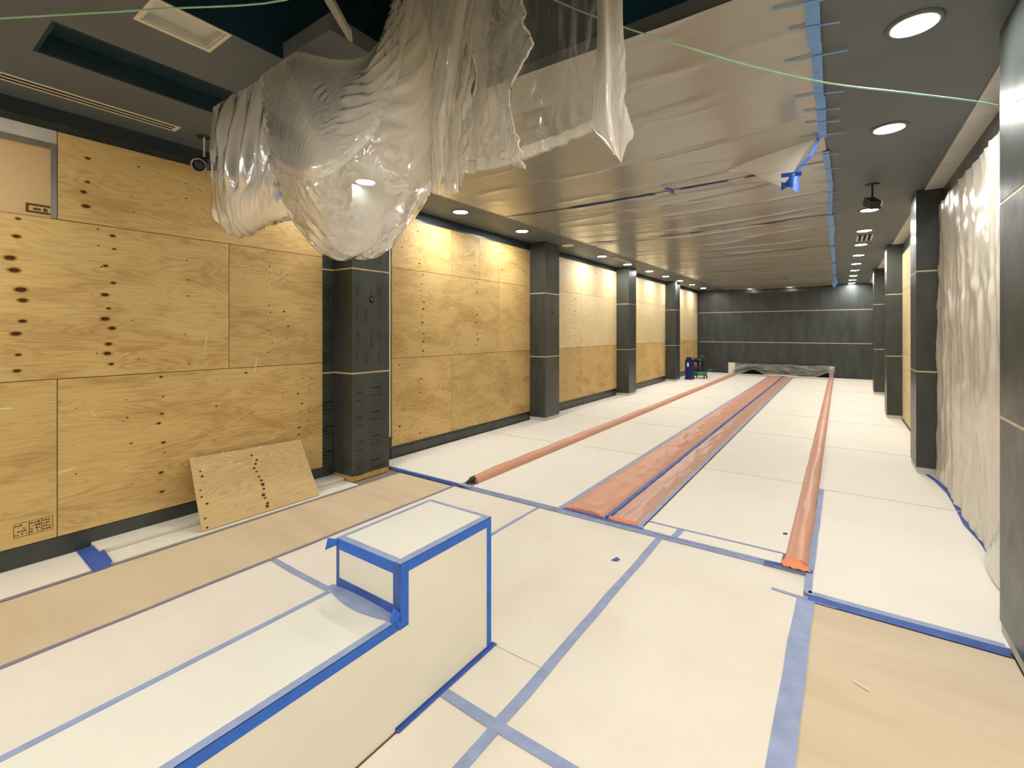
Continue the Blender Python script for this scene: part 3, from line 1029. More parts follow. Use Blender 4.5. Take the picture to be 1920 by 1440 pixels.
MB().grid(70, 14, pitf).build('plastic_flap', 'plastic_pit', pit, True)
m = MB()
m.grid(10, 2, lambda u, v: (-3.74 + .26 * u, 20.62 + .07 * (2 * u - 1) ** 2, .008 + .44 * v))
m.build('white_end_board', 'white_trim', pit, True)
MB().grid(4, 6, lambda u, v: (-0.33 + .14 * u, 20.66 + .03 * fbm(u * 3, v * 3, 8), .01 + .42 * v)).build('plastic_end', 'plastic_thick', pit, True)


def kerbf(u, v):
    x = -3.50 + 3.2 * u
    hump = .035 * math.exp(-((u - .5) / .14) ** 2)
    a = math.pi * v
    return (x, 20.35 - .04 * math.cos(a) - .0 * u, .002 + hump + .03 * math.sin(a))


tag(MB().grid(50, 8, kerbf).build('white_lip_strip', 'white_trim', None, True), 'thin white strip bowed up over the far ends of the orange runs', 'floor strip')

# ------------------------------------------------------------------ leaning offcut of plywood
lx0, lx1, ly0, ly1 = -4.52, -4.90, 1.76, 2.87
off = thing('plywood_offcut', (-4.55, 2.3, NZ), 'loose plywood offcut leaning on the wall, standing on the floor', 'plywood')
nrm = Vector((0.56, 0, 0.38)).normalized() * .012


def leanp(u, v, k):
    # slightly skewed quadrilateral
    a = Vector((lx0, ly0 + (ly1 - ly0) * u, NZ + .006 + .0 * u))
    b = Vector((lx1, ly0 + .045 + (ly1 - ly0 - .035) * u, .545 - .03 * u))
    return a.lerp(b, v) + nrm * k


v8 = [leanp(0, 0, 0), leanp(1, 0, 0), leanp(1, 1, 0), leanp(0, 1, 0), leanp(0, 0, 1), leanp(1, 0, 1), leanp(1, 1, 1), leanp(0, 1, 1)]
MB().hexa(v8).build('sheet', 'ply_loose', off)
m = MB()
rnd = random.Random(4)
for (u0, n, s) in ((.04, 7, .013), (.50, 13, .017)):
    for k in range(n):
        u, v = u0 + rnd.uniform(-.012, .03), .06 + .88 * (k + rnd.uniform(-.3, .3)) / n
        r_ = s * rnd.uniform(.6, 1.1)
        m.add([leanp(u + r_ * math.cos(a * math.pi / 5) / 1.11, v + .8 * r_ * math.sin(a * math.pi / 5) / .67, 1.12) for a in range(10)], [tuple(range(10))])
m.build('knot_marks', 'knot', off)['kind'] = 'stuff'
m = MB()
for k in range(14):
    u, v = rnd.uniform(.03, .8), rnd.uniform(.75, .99)
    l = rnd.uniform(.006, .02)
    m.add([leanp(u, v, 1.1), leanp(u + l, v + l * .4, 1.1), leanp(u + l, v + l * .4 + .015, 1.1), leanp(u, v + .012, 1.1)], [(0, 1, 2, 3)])
m.build('pale_smear', 'pale_mark', off)['kind'] = 'stuff'

# ------------------------------------------------------------------ ceiling lights
LGR = 'round recessed ceiling lights'


def downlight(x, y, label, on=True, r=.10):
    t = thing('ceiling_light', (x, y, CZ - .02), label, 'ceiling light', LGR)
    MB().lathe(x, y, [(r * 1.32, CZ - .0005), (r * 1.30, CZ - .010), (r * 1.04, CZ - .014), (r, CZ - .006), (r, CZ - .0005)], 28).build('trim', 'ceil' if on else 'white_trim', t, True)
    MB().add([(x + r * math.cos(k * math.pi / 14), y + r * math.sin(k * math.pi / 14), CZ - .007) for k in range(28)], [tuple(range(28))]).build('diffuser', 'lamp' if on else 'lamp_off', t)


ry = [3.43, 5.06, 8.30, 9.97, 11.53, 13.11, 14.73, 16.3, 17.85, 19.3, 20.6]
for k, y in enumerate(ry):
    downlight(.34, y, '%s lit round ceiling light from the camera in the right-hand row' % ORD[k])
lyv = [3.42, 5.06, 6.64, 8.29, 9.93, 11.5, 13.17, 14.7, 16.27, 17.9, 19.6]
n = 0
for k, y in enumerate(lyv):
    if k == 3:
        downlight(-4.46, y, 'unlit round ceiling light in the left-hand row above the second column', False)
        continue
    downlight(-4.46, y, '%s lit round ceiling light from the camera in the left-hand row' % ORD[n])
    n += 1
for k, (x, y) in enumerate([(-2.9, 20.45), (-1.55, 20.45)]):
    downlight(x, y, ('left' if k == 0 else 'right') + ' of two lit ceiling lights close to the middle of the far wall', True, .06)
for k, (x, y) in enumerate([(.34, 1.85), (.34, .3), (.34, -1.4), (-4.3, -.3), (-3.6, -1.6), (-1.6, -1.9), (-3.4, -2.9), (.34, -2.9)]):  # unseen lights, added to brighten the near end of the room
    downlight(x, y, '%s unseen fill light added in the ceiling over and behind the camera' % ORD[k])

# slot diffuser near the left wall
vt = thing('linear_vent', (-4.6, .75, CZ), 'long cream two-slot air vent in the dark ceiling near the left wall', 'vent')
vx0, vx1, vy0, vy1 = -4.675, -4.545, -.6, 1.615
for (a, b) in ((vx0, vx0 + .020), ((vx0 + vx1) / 2 - .010, (vx0 + vx1) / 2 + .010), (vx1 - .020, vx1)):
    MB().box(a, b, vy0, vy1, CZ - .006, CZ - .001).build('frame_bar', 'cream_metal', vt)
for (a, b) in ((vy0, vy0 + .03), (.56, .585), (vy1 - .03, vy1)):
    MB().box(vx0 + .001, vx1 - .001, a, b, CZ - .0055, CZ - .001).build('end_bar', 'cream_metal', vt)
MB().box(vx0 + .01, vx1 - .01, vy0 + .01, vy1 - .01, CZ - .004, CZ - .0005).build('slot_back', 'dark', vt)
vt = thing('ceiling_vent', (.36, 10.75, CZ), 'small slotted vent among the right-hand row of ceiling lights', 'vent')
for k in range(4):
    MB().box(.25 + .07 * k, .275 + .07 * k, 10.45, 11.05, CZ - .012, CZ - .001).build('slat', 'cream_metal', vt)
MB().box(.25, .485, 10.44, 11.06, CZ - .004, CZ - .0005).build('backing', 'dark', vt)
vt = thing('ceiling_vent', (-4.5, 10.7, CZ), 'small slotted vent in the left ceiling edge beside the lights', 'vent')
for k in range(3):
    MB().box(-4.36 + .05 * k, -4.34 + .05 * k, 10.2, 11.2, CZ - .012, CZ - .001).build('slat', 'cream_metal', vt)
MB().box(-4.36, -4.24, 10.2, 11.2, CZ - .004, CZ - .0005).build('backing', 'dark', vt)

# gimbal spotlights hanging from the ceiling
sp = thing('spotlight', (-4.60, 1.81, CZ), 'small black ring spotlight on a thin stem beside the hanging plastic', 'spotlight')
MB().lathe(-4.60, 1.81, [(.001, CZ - .001), (.05, CZ - .001), (.05, CZ - .008), (.001, CZ - .008)], 20).build('ceiling_plate', 'black', sp, True)
MB().tube([(-4.60, 1.81, CZ - .008), (-4.60, 1.81, 3.24)], .008, 8).build('stem', 'cream_metal', sp)
a0 = Vector((-4.62, 1.80, 3.20))
dv = Vector((.75, -.55, -.45)).normalized()
hd = MB().tube([a0, a0 + dv * .02, a0 + dv * .09], [.055, .065, .065], 18).build('head', 'black', sp, True)
q = a0 + dv * .092
s_ = dv.cross(Vector((0, 0, 1))).normalized()
t_ = s_.cross(dv)
MB().tube([q + (s_ * math.cos(k * math.pi / 10) + t_ * math.sin(k * math.pi / 10)) * .056 for k in range(21)], .008, 6, False).build('front_ring', 'grey_metal', hd, True)
MB().lathe(-4.60, 1.81, [(.001, 3.25), (.045, 3.245), (.05, 3.225), (.001, 3.22)], 16).build('yoke', 'black', sp, True)

sp = thing('spotlight', (.31, 6.9, CZ), 'black boxy spotlight on a stem in the right-hand ceiling between the lights', 'spotlight')
MB().lathe(.31, 6.9, [(.001, CZ - .001), (.07, CZ - .001), (.07, CZ - .008), (.001, CZ - .008)], 20).build('ceiling_plate', 'black', sp, True)
MB().tube([(.31, 6.9, CZ - .008), (.31, 6.9, 3.27)], .010, 8).build('stem', 'black', sp)


def rotbox(c, hx, hy, hz, rx, rz):
    from mathutils import Matrix
    R_ = Matrix.Rotation(rz, 3, 'Z') @ Matrix.Rotation(rx, 3, 'X')
    vs = []
    for z in (-hz, hz):
        for (x, y) in ((-hx, -hy), (hx, -hy), (hx, hy), (-hx, hy)):
            vs.append(Vector(c) + R_ @ Vector((x, y, z)))
    return vs


hd = MB().hexa(rotbox((.31, 6.9, 3.22), .055, .10, .045, .5, .35)).build('head', 'black', sp)
MB().hexa(rotbox((.372, 6.88, 3.22), .006, .07, .035, .5, .35)).build('side_plate', 'white_trim', hd)


# ------------------------------------------------------------------ plastic sheets taped under the ceiling
def blue(parent, x0, y0, x1, y1, w, mat='tape_ceil', z=None, dz=0.0):
    z = CZ - .020 if z is None else z
    d = Vector((x1 - x0, y1 - y0, 0))
    ax = Vector((-d.y, d.x, 0))
    z -= .0012 * random.random()
    return MB().ribbon([(x0, y0, z), ((x0 + x1) / 2, (y0 + y1) / 2, z - dz), (x1, y1, z - .003)], w, ax, .0008).build('tape_strip', mat, parent)


SY = [2.64, 5.67, 8.28, 11.25, 14.2, 17.3, 20.6]
xleft = lambda y: -4.13 + .018 * (y - 3.9)


def sheet_z(x, y, i, y0, y1):
    t = (x + .12) / (xleft(y) + .12)
    v = (y - y0) / (y1 - y0)
    sag = .028 * math.sin(math.pi * min(1, max(0, t))) + .016 * math.sin(math.pi * v)
    yy = y - .10 * x + .15 * math.sin(x * .7 + i)
    k = ridge(x * .16 + i * 3.1, yy * 1.15, i)
    k2 = ridge(x * .25 + i * 5.7, yy * 2.6, i + 4)
    wr_ = .014 * k ** 9 + .005 * k2 ** 9
    damp = min(1, t * 6, (1 - t) * 10)
    return CZ - .012 - max(0, damp) * (sag + wr_) - (.05 * max(0, (y - 20.0)) if i == 5 else 0)


snames = ['nearest', 'second', 'third', 'fourth', 'fifth', 'farthest']
for i in range(6):
    y0, y1 = SY[i], SY[i + 1]
    t = thing('ceiling_plastic_sheet', (-2.1, (y0 + y1) / 2, CZ - .05), '%s grey-tan plastic sheet taped up under the ceiling, counting from the camera' % snames[i], 'plastic sheet', 'plastic sheets under the ceiling')

    def fn(u, v, i=i, y0=y0, y1=y1):
        y = y0 + (y1 - y0) * v
        if i == 0:
            y += (1 - v) * (-.10 * math.sin(math.pi * u))
        xl = xleft(y)
        xr = -.11 - (.02 * fbm(0, y * 1.5, 9))
        x = xl + (xr - xl) * u
        return (x, y, sheet_z(x, y, i, y0, y1) + (.0 if v < .99 else .004))
    MB().grid(90, 110 if i < 3 else 60, fn).build('sheet', 'plastic_ceiling', t, True)
    rnd = random.Random(i)
    # tape along the right edge with short tabs
    if i == 0:
        for (a, b, w) in ((2.7, 3.32, .065), (3.30, 4.08, .055), (4.06, 4.92, .06)):
            blue(t, -.115, a, -.125, b, w)
        tabs = [2.86, 3.1, 3.45, 4.0, 4.3, 4.55, 4.85]
    elif i == 1:
        blue(t, -.11, 5.32, -.09, 6.6, .05)
        blue(t, -.09, 6.5, -.12, 8.2, .05)
        tabs = [5.4, 5.9, 6.4, 6.9, 7.5]
    elif i == 2:
        blue(t, -.12, 8.25, -.11, 9.8, .08)
        blue(t, -.12, 9.7, -.13, 11.2, .07)
        tabs = [8.25, 8.3, 9.2, 10.2]
    else:
        blue(t, -.12, y0 + .1, -.13, y1 - .3, .07)
        tabs = [y0 + .2]
    for yt in tabs:
        l = rnd.uniform(.10, .20)
        blue(t, -.11 - l, yt - .05, -.10 + l * .8, yt + rnd.uniform(0, .05), rnd.uniform(.012, .022), 'tape_ceil', CZ - .0245)
    # tape line over the joint with the next sheet
    if i < 5:
        segs = {0: [(-3.0, -1.85), (-1.55, -1.02), (-.86, -.50)], 1: [(-3.8, -3.5), (-2.6, -2.45), (-2.1, -1.95), (-1.6, -1.5)],
                2: [(-3.3, -3.2), (-2.9, -2.75), (-2.6, -2.2), (-2.1, -1.6)]}.get(i, [(-3.0, -2.9)])
        for (a, b) in segs:
            z = min(sheet_z((a + b) / 2, y1 - .02, i, y0, y1), sheet_z((a + b) / 2, y1 + .02, min(5, i + 1), y1, SY[i + 2])) - .008
            zs = [min(sheet_z(x, y1 - .02, i, y0, y1), sheet_z(x, y1 + .02, min(5, i + 1), y1, SY[i + 2])) - .008 for x in (a, (a + b) / 2, b)]
            MB().ribbon([(a, y1, zs[0]), ((a + b) / 2, y1, zs[1]), (b, y1, zs[2])], .042, (0, 1, 0), .002).build('tape_strip', 'tape_dark', t)
        if i in (0, 2):
            xq = -1.66 if i == 0 else -2.05
            z = sheet_z(xq, y1, i, y0, y1) - .012
            MB().ribbon([(xq, y1 - .16, z), (xq, y1 + .16, z)], .045, (1, 0, 0), .002).build('tape_strip', 'tape_dark', t)
    # bits of tape on the left edge
    for k in range(5 if i < 3 else 2):
        yt = max(3.9, y0) + (y1 - max(3.9, y0)) * (k + .4) / 5
        xl = xleft(yt)
        blue(t, xl - .08, yt, xl + .07, yt + .06, .022, 'tape_dull', CZ - .012)
    MB().ribbon([(xleft(yy) - .005, yy, CZ - .013) for yy in (max(y0, 3.6), (y0 + y1) / 2 + .3, y1)], .03, (1, 0, 0), .002).build('edge_tape', 'tape_dull', t)
    if i == 0:
        # corner that has come loose and hangs by its own tape
        A, B_, C_, D = Vector((-.15, 4.92, CZ - .012)), Vector((-.39, 4.92, 3.05)), Vector((-.95, 5.25, CZ - .05)), Vector((-.42, 5.45, CZ - .03))

        def flap(u, v):
            p = A.lerp(B_, v)
            q_ = A.lerp(C_, min(1, v * 1.15))
            r_ = p.lerp(q_, u) + Vector((0, -.03, .02)) * math.sin(6 * u + 4 * v) * v
            return tuple(r_)
        MB().grid(16, 16, flap).build('loose_corner', 'plastic_thick', t, True)
        MB().ribbon([A, A.lerp(B_, .35) + Vector((.02, 0, -.02)), A.lerp(B_, .7), B_], .055, (.55, .75, .3), .002).build('hanging_tape', 'tape', t)
        m = MB()
        m.grid(8, 6, lambda u, v: (-.44 + .14 * u, 4.90 + .03 * math.sin(8 * u), 3.00 + .11 * v + .03 * math.sin(5 * u + 4 * v)))
        m.build('tape_wad', 'tape', t, True)
        MB().ribbon([(-.44, 4.90, 3.14), (-.28, 4.90, 3.13)], .04, (0, .2, 1), .002).build('tape_strip', 'tape', t)
    if i == 5:
        for k in range(4):
            xx = -.12 - .035 * k
            MB().ribbon([(xx, 18.4 + k * .5, CZ - .02), (xx + .05, 18.6 + k * .5, CZ - .18)], .03, (1, .2, 0), .002).build('hanging_tape', 'tape_ceil', t)

# ------------------------------------------------------------------ the big hanging drape of clear plastic
DRAPE = {
  'left_skirt': [
    [(-3.954,1.62,3.452), (-3.568,1.62,3.461), (-3.192,1.62,3.472), (-2.861,1.62,3.485), (-2.602,1.66,3.394)],
    [(-3.923,1.6,3.191), (-3.493,1.54,3.143), (-3.096,1.52,3.088), (-2.773,1.52,3.037), (-2.647,1.6,3.001)],
    [(-3.932,1.6,2.907), (-3.457,1.5,2.789), (-3.138,1.5,2.746), (-2.828,1.5,2.702), (-2.735,1.6,2.695)],
    [(-3.991,1.62,2.696), (-3.543,1.52,2.549), (-3.209,1.5,2.489), (-2.988,1.54,2.489), (-2.842,1.62,2.508)],
    [(-4.026,1.68,2.601), (-3.675,1.62,2.471), (-3.392,1.6,2.417), (-3.196,1.64,2.458), (-2.982,1.7,2.497)],
    [(-4.243,1.82,2.69), (-3.965,1.78,2.561), (-3.74,1.78,2.516), (-3.507,1.8,2.553), (-3.249,1.84,2.58)],
  ],
  'swag': [
    [(-3.221,1.61,3.462), (-2.825,1.6,3.47), (-2.54,1.62,3.36), (-2.362,1.66,3.3), (-2.25,1.75,3.343), (-2.218,1.84,3.535), (-2.226,1.95,3.958)],
    [(-2.962,1.5,3.063), (-2.4,1.38,2.913), (-2.123,1.36,2.832), (-1.99,1.42,2.856), (-1.963,1.56,3.001), (-1.985,1.72,3.252), (-2.017,1.92,3.689)],
    [(-2.814,1.46,2.752), (-2.212,1.3,2.564), (-1.94,1.27,2.515), (-1.846,1.34,2.581), (-1.847,1.5,2.748), (-1.895,1.7,3.013), (-1.93,1.92,3.408)],
    [(-2.699,1.46,2.539), (-2.17,1.32,2.374), (-1.952,1.3,2.347), (-1.858,1.36,2.408), (-1.848,1.52,2.566), (-1.906,1.74,2.817), (-1.911,1.94,3.135)],
    [(-2.643,1.52,2.38), (-2.265,1.42,2.252), (-2.066,1.4,2.213), (-1.977,1.46,2.25), (-1.928,1.6,2.391), (-1.954,1.8,2.607), (-1.946,1.98,2.866)],
    [(-2.619,1.6,2.283), (-2.409,1.55,2.196), (-2.224,1.52,2.144), (-2.131,1.56,2.149), (-2.096,1.68,2.23), (-2.11,1.86,2.417), (-2.076,2.02,2.667)],
    [(-2.807,1.76,2.324), (-2.658,1.74,2.24), (-2.495,1.72,2.178), (-2.377,1.74,2.182), (-2.326,1.84,2.259), (-2.295,1.98,2.449), (-2.221,2.1,2.665)],
  ],
  'upper_swag': [
    [(-3.194,1.6,3.446), (-2.801,1.59,3.454), (-2.497,1.6,3.333), (-2.324,1.64,3.275), (-2.225,1.73,3.331), (-2.194,1.82,3.531), (-2.203,1.93,3.951)],
    [(-3.001,1.52,3.183), (-2.504,1.44,3.075), (-2.207,1.42,2.978), (-2.055,1.46,2.972), (-2.023,1.58,3.112), (-2.075,1.74,3.413), (-2.154,1.92,3.907)],
    [(-2.806,1.44,2.936), (-2.232,1.3,2.747), (-1.981,1.28,2.687), (-1.87,1.34,2.735), (-1.871,1.48,2.919), (-1.969,1.68,3.275), (-2.106,1.91,3.863)],
    [(-2.719,1.42,2.766), (-2.11,1.24,2.537), (-1.876,1.22,2.501), (-1.775,1.28,2.573), (-1.797,1.44,2.784), (-1.916,1.66,3.162), (-2.054,1.9,3.802)],
    [(-2.709,1.44,2.692), (-2.126,1.26,2.475), (-1.894,1.24,2.448), (-1.787,1.3,2.525), (-1.802,1.46,2.732), (-1.914,1.68,3.109), (-2.029,1.91,3.735)],
  ],
  'gathered_curtain': [
    [(-2.246,1.98,4.086), (-2.017,1.92,3.939), (-1.904,1.98,3.926), (-1.66,1.92,3.772), (-1.642,2.05,3.85)],
    [(-2.275,1.98,3.731), (-2.04,1.9,3.594), (-1.958,1.97,3.6), (-1.735,1.9,3.473), (-1.74,2.05,3.559)],
    [(-2.32,1.98,3.445), (-2.05,1.88,3.276), (-1.992,1.96,3.294), (-1.786,1.9,3.198), (-1.813,2.05,3.277)],
    [(-2.285,1.98,3.132), (-2.041,1.88,2.994), (-2.001,1.96,3.014), (-1.823,1.9,2.957), (-1.863,2.05,3.042)],
    [(-2.229,2,2.891), (-2.039,1.92,2.789), (-2.003,1.98,2.8), (-1.869,1.94,2.773), (-1.912,2.08,2.86)],
    [(-2.205,2.04,2.68), (-2.057,1.98,2.607), (-2.017,2.02,2.607), (-1.916,1.98,2.588), (-1.979,2.1,2.663)],
  ],
  'clear_curtain': [
    [(-2.101,2.25,4.197), (-1.859,2.32,4.131), (-1.518,2.24,3.918), (-1.298,2.32,3.869), (-1.011,2.26,3.695)],
    [(-2.092,2.25,3.741), (-1.83,2.3,3.668), (-1.486,2.22,3.493), (-1.27,2.3,3.484), (-1.011,2.26,3.389)],
    [(-2.101,2.25,3.361), (-1.838,2.3,3.302), (-1.486,2.22,3.188), (-1.27,2.3,3.186), (-1.017,2.26,3.128)],
    [(-2.13,2.25,3.02), (-1.864,2.3,2.989), (-1.518,2.24,2.929), (-1.287,2.3,2.951), (-1.029,2.26,2.936)],
    [(-2.149,2.25,2.849), (-1.886,2.3,2.859), (-1.551,2.25,2.832), (-1.304,2.3,2.866), (-1.035,2.26,2.874)],
    [(-2.163,2.25,2.753), (-1.9,2.29,2.761), (-1.574,2.25,2.734), (-1.321,2.3,2.786), (-1.047,2.26,2.81)],
  ],
  'bunched_edge': [
    [(-1.038,2.24,3.694), (-0.961,2.16,3.605), (-0.95,2.24,3.653), (-0.877,2.18,3.579)],
    [(-1.032,2.24,3.359), (-0.943,2.14,3.269), (-0.93,2.22,3.308), (-0.864,2.16,3.249)],
    [(-1.038,2.24,3.139), (-0.941,2.14,3.058), (-0.921,2.22,3.09), (-0.85,2.16,3.037)],
    [(-1.056,2.24,2.95), (-0.943,2.14,2.863), (-0.918,2.22,2.888), (-0.85,2.16,2.844)],
    [(-1.056,2.24,2.816), (-0.944,2.16,2.739), (-0.902,2.22,2.747), (-0.818,2.18,2.701)],
    [(-1.002,2.24,2.728), (-0.919,2.18,2.642), (-0.899,2.22,2.643), (-0.855,2.2,2.66)],
    [(-0.921,2.24,2.619), (-0.893,2.2,2.59), (-0.893,2.22,2.585), (-0.884,2.21,2.596)],
  ],
  'torn_strip': [
    [(-1.832,2.1,3.972), (-1.618,2.02,3.819), (-1.516,2.08,3.811), (-1.335,2.02,3.687)],
    [(-1.816,2.1,3.712), (-1.602,2,3.535), (-1.501,2.06,3.529), (-1.345,2,3.444)],
    [(-1.857,2.1,3.602), (-1.594,1.99,3.41), (-1.476,2.05,3.397), (-1.319,2,3.296)],
    [(-1.774,2.08,3.418), (-1.584,2,3.295), (-1.466,2.06,3.283), (-1.277,1.98,3.189)],
    [(-1.713,2.08,3.258), (-1.581,2.02,3.193), (-1.491,2.06,3.17), (-1.345,2,3.122)],
    [(-1.733,2.08,3.111), (-1.584,2,3.047), (-1.519,2.05,3.035), (-1.437,2.02,3.012)],
    [(-1.832,2.1,2.974), (-1.621,2,2.897), (-1.538,2.06,2.912), (-1.399,2,2.825)],
    [(-1.857,2.1,2.838), (-1.637,2.02,2.784), (-1.519,2.06,2.79), (-1.365,2,2.713)],
    [(-1.824,2.12,2.773), (-1.65,2.06,2.747), (-1.516,2.08,2.708), (-1.372,2.04,2.644)],
    [(-1.808,2.12,2.757), (-1.59,2.08,2.728), (-1.434,2.08,2.635), (-1.365,2.06,2.609)],
  ],
}
CORD = [(-3.64,0.35,3.3), (-3.5,0.44,3.31), (-2.8,0.9,3.34), (-2.26,1.24,3.36), (-1.94,1.47,3.52), (-1.945,2.4,4.119), (-1.365,2.44,3.678), (-0.97,2.45,3.39), (-0.63,2.55,3.2), (-0.36,2.8,3.13), (-0.04,3.06,3.06), (0.3,3.3,3.01), (0.61,3.57,2.985), (0.72,3.65,2.96)]



def cr(p0, p1, p2, p3, t):
    return 0.5 * ((2 * p1) + (p2 - p0) * t + (2 * p0 - 5 * p1 + 4 * p2 - p3) * t * t + (3 * p1 - p0 - 3 * p2 + p3) * t * t * t)


def cr_list(L, t):
    n = len(L) - 1
    x = min(n - 1e-6, max(0, t * n))
    i = int(x)
    f = x - i
    g = lambda k: L[max(0, min(n, k))]
    return cr(g(i - 1), g(i), g(i + 1), g(i + 2), f)


def patch_fn(rows, amp, freq, crin, seed, flow=1.0, across=False):
    R_ = [[Vector(p) for p in r] for r in rows]

    def fn(u, v):
        col = [cr_list(r, u) for r in R_]
        p = cr_list(col, v)
        # folds run mostly down the sheet and drift sideways
        if across:      # catenary folds that follow the swag from side to side
            ph = v * freq + .3 * (u - .45) ** 2 * flow + .25 * fbm(u * 1.3, v * 2, seed, 2)
            fold = ridge(ph, u * .4, seed) ** 3 - .3 + .5 * (ridge(ph * 2.1, u * .9, seed + 3) ** 3 - .3)
            return tuple(p + Vector((.3, -1.0, .10)) * (amp * fold * min(1, .3 + 2 * v) + crin * fbm(u * 8, v * 8, seed + 8, 3)))
        ph = u * freq + flow * .5 * math.sin(2.2 * v + seed) + .5 * fbm(u * 2, v * 1.5, seed, 2)
        fold = ridge(ph, v * .7, seed) ** 3 - .3 + .55 * (ridge(ph * 2.3, v * 1.1, seed + 3) ** 3 - .3)
        cr_ = crin * (fbm(u * 9, v * 9, seed + 8, 3))
        k = amp * fold * min(1, .25 + v * 2) + cr_
        q_ = p + Vector((.35, -1.0, .10)) * k
        return tuple(q_)
    return fn


def relax(rows, nu, nv, ex_u, ex_v, amp, freq, seed, across=False, pin_left=False, pin_right=False, iters=150, hold=.02, grav=.0005):
    """let a slack sheet settle: a small position-based cloth solver"""
    f_ = patch_fn(rows, amp, freq, .002, seed, 1.0, across)
    X = np.array([[f_(i / nu, j / nv) for i in range(nu + 1)] for j in range(nv + 1)])
    b_ = patch_fn(rows, 0.0, freq, 0.0, seed, 1.0, across)
    B0 = np.array([[b_(i / nu, j / nv) for i in range(nu + 1)] for j in range(nv + 1)])
    rg = np.random.RandomState(int(seed * 10))
    X += rg.normal(0, .0015, X.shape)
    W = np.ones((nv + 1, nu + 1, 1))
    W[0] = 0
    if pin_left:
        W[:, 0] = .02
    if pin_right:
        W[:, -1] = .02
    ln = lambda A, B: np.linalg.norm(B - A, axis=-1, keepdims=True)
    fam = []
    def sl(dy, dx):
        A = (slice(None, -dy) if dy > 0 else slice(None), slice(None, -dx) if dx > 0 else (slice(-dx, None) if dx < 0 else slice(None)))
        B = (slice(dy, None) if dy > 0 else slice(None), slice(dx, None) if dx > 0 else (slice(None, dx) if dx < 0 else slice(None)))
        return A, B
    SL = np.array([[max(0.0, .45 + 2.2 * fbm(i / nu * 3.1, j / nv * 3.1, seed + 2, 2)) for i in range(nu + 1)] for j in range(nv + 1)])
    for dy, dx, k in ((0, 1, .5), (1, 0, .5), (1, 1, .3), (1, -1, .3), (0, 2, .14), (2, 0, .14), (0, 4, .10), (4, 0, .10)):
        A, B = sl(dy, dx)
        d = np.abs(B0[B] - B0[A])
        L = ln(B0[A], B0[B])
        ex = (ex_u if dx else 0) * (1 if not dy else .5) + (ex_v if dy else 0) * (1 if not dx else .5)
        fam.append((A, B, L * (1 + ex * SL[A][..., None]), k))
    V = np.zeros_like(X)
    P0 = X.copy()
    for it in range(iters):
        V *= .90
        V[..., 2] -= grav
        X0 = X.copy()
        X = X + V * W
        X += (B0 - X) * hold * np.minimum(1, W)
        for rep in range(3):
            D = np.zeros_like(X)
            C = np.zeros(X.shape[:2] + (1,))
            for A, B, L, k in fam:
                d = X[B] - X[A]
                l = np.linalg.norm(d, axis=-1, keepdims=True) + 1e-9
                c = d * ((l - L) / l) * k
                D[A] += c
                D[B] -= c
                C[A] += .5
                C[B] += .5
            X = X + D / np.maximum(1.0, C * .55) * W
            X[0] = P0[0]
        V = X - X0
    return X


def cloth(X, name, mat):
    nv, nu = X.shape[0] - 1, X.shape[1] - 1
    return MB().grid(nu, nv, lambda u, v: tuple(float(c) for c in X[int(round(v * nv)), int(round(u * nu))])).build(name, mat, drape, True)


drape = thing('hanging_plastic_drape', (-2.2, 1.9, 2.4), 'big crumpled clear plastic drape hanging from the dark ceiling opening', 'plastic drape')
#         material, nu, nv, slack u, slack v, amp, freq, seed, across, pin left, pin right
specs = {
    'left_skirt': ('plastic', 54, 60, .13, .02, .030, 4.0, 1.3, False, True, False),
    'swag': ('plastic', 96, 80, .03, .08, .026, 4.4, 4.1, True, True, True),
    'upper_swag': ('plastic', 96, 64, .03, .12, .028, 5.0, 5.6, True, True, True),
    'gathered_curtain': ('plastic', 64, 84, .30, .0, .060, 6.0, 7.7, False, False, False),
    'clear_curtain': ('plastic_clear', 96, 70, .14, .02, .045, 7.0, 2.9, False, True, True),
    'bunched_edge': ('plastic_thick', 40, 74, .20, .02, .035, 3.4, 6.2, False, False, False),
    'torn_strip': ('plastic_torn', 50, 90, .16, .10, .060, 2.6, 9.4, False, False, False)}
GR = {}
for k, rows in DRAPE.items():
    mat, nu, nv, eu, ev, amp, freq, sd, ac, pl_, pr_ = specs[k]
    GR[k] = relax(rows, nu, nv, eu, ev, amp, freq, sd, ac, pl_, pr_)
    cloth(GR[k], k, mat)
inner = [[(p[0] - .05, p[1] + .16, p[2] + .03) for p in r] for r in DRAPE['swag']]
cloth(relax(inner, 60, 60, .05, .10, .03, 3.0, 12.5, True, True, True, 100), 'inner_layer', 'plastic')
back = [[(p[0] - .02, p[1] + .14, p[2]) for p in r] for r in DRAPE['gathered_curtain']]
cloth(relax(back, 48, 60, .35, .02, .06, 5.0, 3.5, False, False, False, 100), 'gathered_back_layer', 'plastic')
# doubled hem of the clear curtain
X = GR['clear_curtain']
h0 = int(X.shape[0] * .84)
cloth(X[h0:] + np.array([0.0, -.010, 0.0]), 'hem', 'plastic_thick')
cloth(X[h0:] + np.array([0.0, .014, 0.0]), 'hem', 'plastic')
# ragged rolled edges of the torn strip
for (key, c, r_) in (('torn_strip', -1, .006), ('torn_strip', 0, .005)):
    X = GR[key]
    n_ = X.shape[0]
    pts = [Vector(X[j, c]) for j in range(8, n_)]
    MB().tube(pts, [r_ * (1 + .7 * fbm(j * .6, 2, c)) for j in range(len(pts))], 6).build('rolled_edge', 'plastic_thick', drape, True)
MB().hexa([(-3.03, 1.60, 2.62), (-2.93, 1.60, 2.64), (-2.92, 1.60, 2.60), (-3.0, 1.60, 2.56), (-3.03, 1.606, 2.62), (-2.93, 1.606, 2.64), (-2.92, 1.606, 2.60), (-3.0, 1.606, 2.56)]).build('tape_scrap', 'tape', drape)

